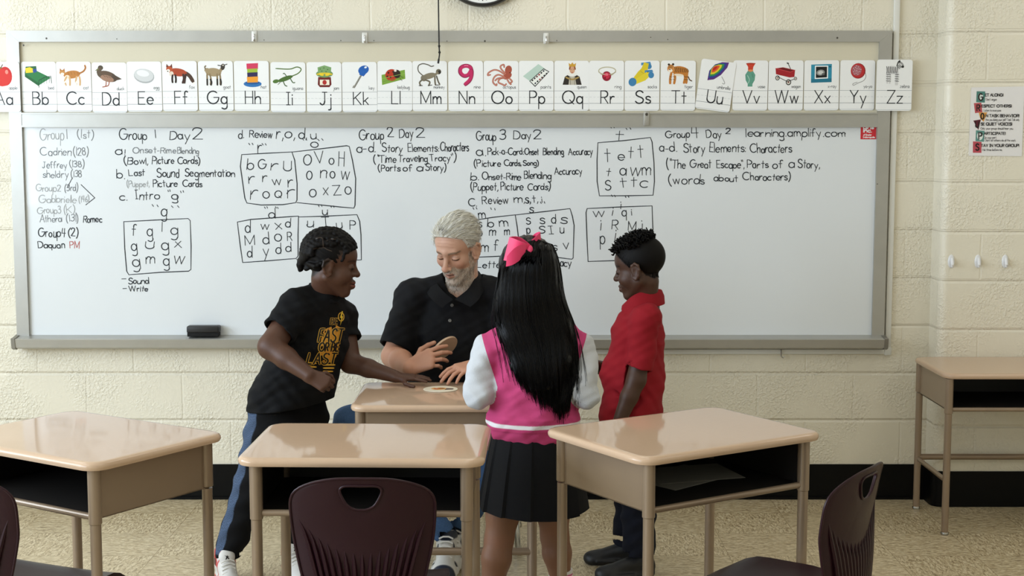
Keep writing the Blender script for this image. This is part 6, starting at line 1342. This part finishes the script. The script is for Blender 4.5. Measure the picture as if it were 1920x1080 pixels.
# ================================================================ the child with long hair
def make_girl():
    base = V3((.05, 4.22, 0)); root = person('child with long straight black hair and pink bow, in a pink and white jacket', base)
    hc = J(990, 520, 4.21); R = basis((-.12, .96, -.25)); s = .9
    G = Grid((-.22, 4.02, .04), (.32, 4.66, 1.30), .0029); head(G, hc, R, s, True)
    nb = J(995, 590, 4.23); G.u(cone(hc + R @ V3((0, -.03, -.05)), nb, .044, .046), .02); chain(G, [nb, J(1000, 660, 4.22), J(1000, 800, 4.22)], [.05, .075, .085], .03)
    G.u(ell(J(998, 850, 4.22), (.092, .075, .08)), .03)
    kn, an = J(936, 1010, 4.17), J(922, 1105, 4.14); kn2, an2 = J(1040, 1005, 4.27), J(1051, 1085, 4.28)
    for h_, k_, a_ in ((J(955, 880, 4.2), kn, an), (J(1032, 880, 4.24), kn2, an2)):
        mid = (k_ * .62 + a_ * .38) + V3((0, -.008, 0)); chain(G, [h_, h_ * .35 + k_ * .65, k_, mid, a_, V3((a_[0], a_[1] + .005, .06))], [.052, .050, .043, .044, .031, .032], .012)
    wrs = []
    for sg, sh, el, wr in ((-1, J(918, 660, 4.22), J(896, 738, 4.17), V3((-.085, 4.42, .748))), (1, J(1082, 660, 4.22), J(1096, 738, 4.18), V3((.15, 4.43, .748)))):
        chain(G, [nb, sh, el], [.04, .038, .034], .02); chain(G, [el, wr], [.034, .022], .01); wrs.append((el, wr))
        hand(G, wr, (.35 * -sg, .93, -.08), (0, .1, 1), .122, [(10, 14, 8)] * 4, [(.7, .6, -.3), (.4, .9, -.2), (.2, 1, 0)], -sg)
    V, F = G.mesh(); N = vnormals(V, F); col = kid_skin('7f5a45', hc, R, s, '9a5a50', '1c110c')(V, N); mixc(col, sm(-np.abs(V[:, 2] - kn[2] - .004), -.03, .0) * sm(-N[:, 1], .2, .6) * .3, '8a5c46')
    np_object('body', V, F, SKIN, root, base, col)
    # jacket
    S = Grid((-.24, 4.03, .60), (.34, 4.56, 1.06), .0029)
    S.u(loft([J(993, 606, 4.23), J(998, 632, 4.225), J(1002, 670, 4.22), J(1001, 735, 4.22), J(1001, 775, 4.22)], (1, .03, 0), [.065, .120, .126, .130, .128], [.05, .075, .092, .104, .104]), 0)
    S.u(loft([J(1001, 772, 4.22), J(1001, 776, 4.22), J(1001, 797, 4.22), J(1001, 801, 4.22)], (1, .03, 0), [.118, .128, .126, .118], [.096, .106, .104, .096]), .004)
    planes = []
    for sg, (el, wr), a_ in ((-1, wrs[0], J(916, 654, 4.22)), (1, wrs[1], J(1086, 654, 4.22))):
        S.u(cone(J(996, 612, 4.23), a_, .045, .050), .025); S.u(cone(a_, el, .050, .044), .012); S.u(cone(el, wr, .044, .032, None, True), .012)
        planes.append((a_ + V3((sg * .006, 0, 0)), nrm((sg * .93, 0, -.30 if sg < 0 else -.30))))
    S.wave([(.003, 34, 14, -50, .4), (.0024, -52, 26, 46, 1.9), (.0012, 120, 30, 90, .2), (.0007, -90, 50, 190, 1)])
    S.s(cone(nb + V3((0, 0, .09)), nb + V3((0, 0, .012)), .056, .048), .004); SV, SF = S.mesh()
    fc = SV[SF].mean(1); zh = J(1001, 776, 4.22)[2]; zt = J(1001, 801, 4.22)[2]
    sl = np.zeros(len(SF), int)
    for i, (p, n) in enumerate(planes):
        sd = (fc - p) @ n; sg = (-1, 1)[i]; el, wr = wrs[i]; a_ = p - V3((sg * .006, 0, 0))
        def seg(a, b, ra, rb):
            ab = b - a; t = np.clip(((fc - a) @ ab) / (ab @ ab), 0, 1); return np.linalg.norm(fc - a - t[:, None] * ab, axis=1) - (ra + (rb - ra) * t)
        da = np.minimum(seg(a_, el, .050, .044), seg(el, wr, .044, .032)); cx, cy = J(1001, 735, 4.22)[0], 4.22
        db = (np.sqrt(((fc[:, 0] - cx) / .129) ** 2 + ((fc[:, 1] - cy) / .100) ** 2) - 1) * .112
        sl[(sd > 0) & (da < db) & (fc[:, 2] > zh - .01)] = i + 1
    sl[(sl == 0) & (fc[:, 2] < zh + .001)] = 3
    for i, (p, n) in enumerate(planes):
        a_ = np.zeros(len(SV), bool); b_ = np.zeros(len(SV), bool); a_[SF[sl == i + 1].ravel()] = True; b_[SF[sl == 0].ravel()] = True; d_ = (SV - p) @ n; m_ = a_ & b_ & (np.abs(d_) < .006); SV[m_] -= d_[m_, None] * n
    pink = cloth('pink_fleece', attr='Col', rough=.85, sc=700, st=.3); white = cloth('white_knit', 'c2c5ca', rough=.9, sc=600, st=.4)
    jk = None
    for k, nm in ((0, 'jacket'), (1, 'sleeve'), (2, 'sleeve'), (3, 'hem_rib')):
        v_, f_, _ = submesh(SV, SF, sl == k); c_ = np.tile(np.array(C('ba4272')), (len(v_), 1))
        if k == 3: t = (v_[:, 2] - zt) / (zh - zt); mixc(c_, sm(-np.abs(t - .50), -.17, -.13), 'e2dfe2')
        o = np_object(nm, v_, f_, white if k in (1, 2) else pink, jk or root, base, None if k in (1, 2) else c_)
        if k == 0: jk = o; o['label'] = 'pink baseball jacket body'
        elif k < 3: o['label'] = 'white knitted sleeve'
        else: o['label'] = 'pink ribbed hem with white stripe'
    # pleated skirt
    b = MB(); NA, NZ = 132, 14; vv = []; top, bot = J(1001, 792, 4.22), J(998, 953, 4.22)
    for lay in (0, 1):
        for j in range(NZ + 1):
            t = j / NZ; c_ = top * (1 - t) + bot * t; a_ = .114 + .052 * t ** .8; d_ = .092 + .053 * t ** .8
            for i in range(NA):
                th = 2 * PI * i / NA; u = (i % 11) / 11; pl = (.011 * (u ** 2 - .4) * (t ** .6) + .004 * math.sin(3 * th + 1) * t); r_ = 1 + (pl - lay * .003) / a_
                vv.append((c_[0] + a_ * r_ * math.cos(th), c_[1] + d_ * r_ * math.sin(th), c_[2] + .006 * t * math.sin(2 * th + .5)))
    o_ = (NZ + 1) * NA; fs = []
    for j in range(NZ):
        for i in range(NA): k = (i + 1) % NA; fs.append((j * NA + i, (j + 1) * NA + i, (j + 1) * NA + k, j * NA + k)); fs.append((o_ + j * NA + i, o_ + j * NA + k, o_ + (j + 1) * NA + k, o_ + (j + 1) * NA + i))
    for i in range(NA): k = (i + 1) % NA; fs.append((NZ * NA + i, o_ + NZ * NA + i, o_ + NZ * NA + k, NZ * NA + k))
    b.add(vv, fs, None, False); b.build('pleated_skirt', cloth('black_twill', '0b0c10', rough=.8, sc=900, st=.25), root, base)
    # socks and shoes
    for a_, zt_ in ((an, .195), (an2, .213)):
        Gs = Grid(V3((a_[0], a_[1], .1)) - .12, V3((a_[0], a_[1], .1)) + .14, .003); Gs.u(cone((a_[0], a_[1] + .004, .05), (a_[0], a_[1] - .001, zt_), .036, .0375, None, True), 0)
        def sc_(V, N, zt_=zt_): c_ = np.tile(np.array(C('dcdada')), (len(V), 1)); mixc(c_, sm(-np.abs(np.abs(zt_ - .020 - V[:, 2]) - .006), -.0035, -.002), 'c05a86'); return c_
        shell('sock', Gs, cloth('sock_knit', attr='Col', rough=.9, sc=500, st=.4), root, base, sc_)[0]['label'] = 'white sock with pink stripes'
        heel = V3((a_[0], a_[1] - .05, 0)); Gs = Grid(heel - V3((.08, .06, .02)), heel + V3((.08, .28, .13)), .0032); shoe(Gs, heel, (0, 1, 0), .205); shell('sneaker', Gs, mat('white_shoe', 'd4d2d0', rough=.5), root, base)
    # hair: mass plus long strands falling down the back
    H = Grid((-.16, 3.98, .70), (.28, 4.40, 1.30), .0032)
    H.frame(hc, R, s); H.u(ell((0, -.018, .042), (.083, .102, .090)), 0); H.world()
    H.u(loft([J(990, 500, 4.20), J(993, 560, 4.185), J(1003, 620, 4.165), J(1014, 680, 4.13), J(1020, 725, 4.105)], (1, 0, 0), [.084, .092, .098, .074, .046], [.090, .080, .055, .030, .012]), .03)
    H.u(ell(J(1012, 466, 4.17), (.034, .04, .020)), .012); H.s(ell(hc + R @ V3((0, .115, -.03)), (.07, .06, .09)), .01)
    H.wave([(.0012, 330, 60, 14, 0), (.0009, -520, 40, 9, 1)])
    HV, HF = H.mesh(); hb = BVHTree.FromPolygons(HV.tolist(), HF.tolist()); jb = BVHTree.FromPolygons(SV.tolist(), SF.tolist())
    n = 2600; K = 20; u = RNG.uniform(-1, 1, n); u = np.sign(u) * np.abs(u) ** .8
    yl = [448, 468, 500, 556, 605, 640, 700, 730, 775]; xl = [984, 958, 936, 929, 928, 944, 966, 976, 996]; xr = [1030, 1042, 1051, 1058, 1074, 1081, 1081, 1076, 1068]
    P = np.zeros((n, K, 3)); y1 = np.interp(u, [-1, -.6, -.2, .2, .55, .85, 1], [702, 720, 740, 754, 760, 748, 716]) + 14 * np.sin(u * 31) + 10 * np.sin(u * 67 + 1) + RNG.normal(0, 8, n)
    loose = RNG.random(n) < .05
    for i in range(n):
        ys = np.linspace(448 + 10 * abs(u[i]), y1[i], K); a = np.interp(ys, yl, xl); c_ = np.interp(ys, yl, xr); wv = RNG.normal(0, 2.2) * np.linspace(0, 1, K) ** 2 + 1.5 * np.sin(np.linspace(0, 5, K) + RNG.uniform(0, 6)) * np.linspace(0, 1, K)
        if loose[i] and abs(u[i]) > .5: wv = wv + np.sign(u[i]) * RNG.uniform(4, 26) * np.linspace(0, 1, K) ** 2.2
        xs = (a + c_) / 2 + (c_ - a) / 2 * u[i] + wv; last = 4.2; lift = RNG.uniform(.0005, .007)
        for k in range(K):
            rd = ray(xs[k], ys[k]); h1 = hb.ray_cast(Vector((0, 0, HC)), rd.normalized()); h2 = jb.ray_cast(Vector((0, 0, HC)), rd.normalized())
            Ys = [h_[0].y for h_ in (h1, h2) if h_[0] is not None and h_[0].y < 4.30]
            Yt = min(Ys) - lift if Ys else last
            last = Yt if k == 0 else min(max(Yt, last - .03), last + .022); P[i, k] = at_y(xs[k], ys[k], last)
    P[:, 1:-1] = (P[:, :-2] + 2 * P[:, 1:-1] + P[:, 2:]) / 4
    TV, TF = tubes(P, np.interp(np.linspace(0, 1, K), [0, .1, .7, 1], [.0008, .0014, .0012, .0005]), 3)
    np_object('hair', np.concatenate([HV, TV]), np.concatenate([HF, TF + len(HV)]), HAIR_('hair_sleek', .38, .16), root, base, np.tile(np.array(C('040406')), (len(HV) + len(TV), 1)))['label'] = 'long straight black hair'
    # bow
    bc = V3(J(992, 465, 4.13)); PK = mat('pink_ribbon', 'e63f72', rough=.5, bump=(500, .1)); rgt, up_, dp = V3((1, 0, .1)), V3((-.1, -.25, 1)), V3((0, -1, -.2))
    def band(pts, wd, w0, w1):
        b_ = MB(); m = len(pts); vv = []
        for i, (x_, d_, z_) in enumerate(pts):
            c_ = bc + rgt * x_ + dp * d_ + V3((0, 0, z_)); w_ = w0 + (w1 - w0) * math.sin(PI * min(1, max(0, i / (m - 1))))
            vv += [c_ - wd * w_, c_ + wd * w_]
        fs = [(2 * i, 2 * i + 1, 2 * i + 3, 2 * i + 2) for i in range(m - 1)]; k = len(vv); vv += [tuple(V3(v) + dp * .002) for v in vv]; fs += [tuple(k + q for q in f[::-1]) for f in fs] + [(2 * i + s_, 2 * i + 2 + s_, k + 2 * i + 2 + s_, k + 2 * i + s_) for i in range(m - 1) for s_ in (0, 1)]
        b_.add(vv, fs, None, True); return b_
    lp = lambda sg, ln, dz: [(sg * ln * t, .020 * math.sin(PI * t) + .004, dz * t) for t in np.linspace(0, 1, 8)] + [(sg * ln * t, -.020 * math.sin(PI * t) + .004, dz * t) for t in np.linspace(1, 0, 8)][1:]
    bow = band(lp(-1, .066, .006), nrm((.25, -.2, 1)), .012, .036).build('hair_bow', PK, root, base); bow['label'] = 'bright pink ribbon bow'
    band([(x_, d_ - .045, z_ - .004) for x_, d_, z_ in lp(1, .036, .012)], nrm(up_), .012, .026).build('loop', PK, bow, base)
    band([(-.01 - .056 * t, .016 + .018 * math.sin(2.4 * t), -.004 * t - .020 * t * t) for t in np.linspace(0, 1, 7)], nrm((.1, -.2, 1)), .016, .026).build('tail', PK, bow, base)
    b = MB(); b.sphere(tuple(bc + dp * .006 + V3((.002, 0, -.004))), .012, 16, sc=(.8, 1, 1.2)); b.build('knot', PK, bow, base)
make_girl()
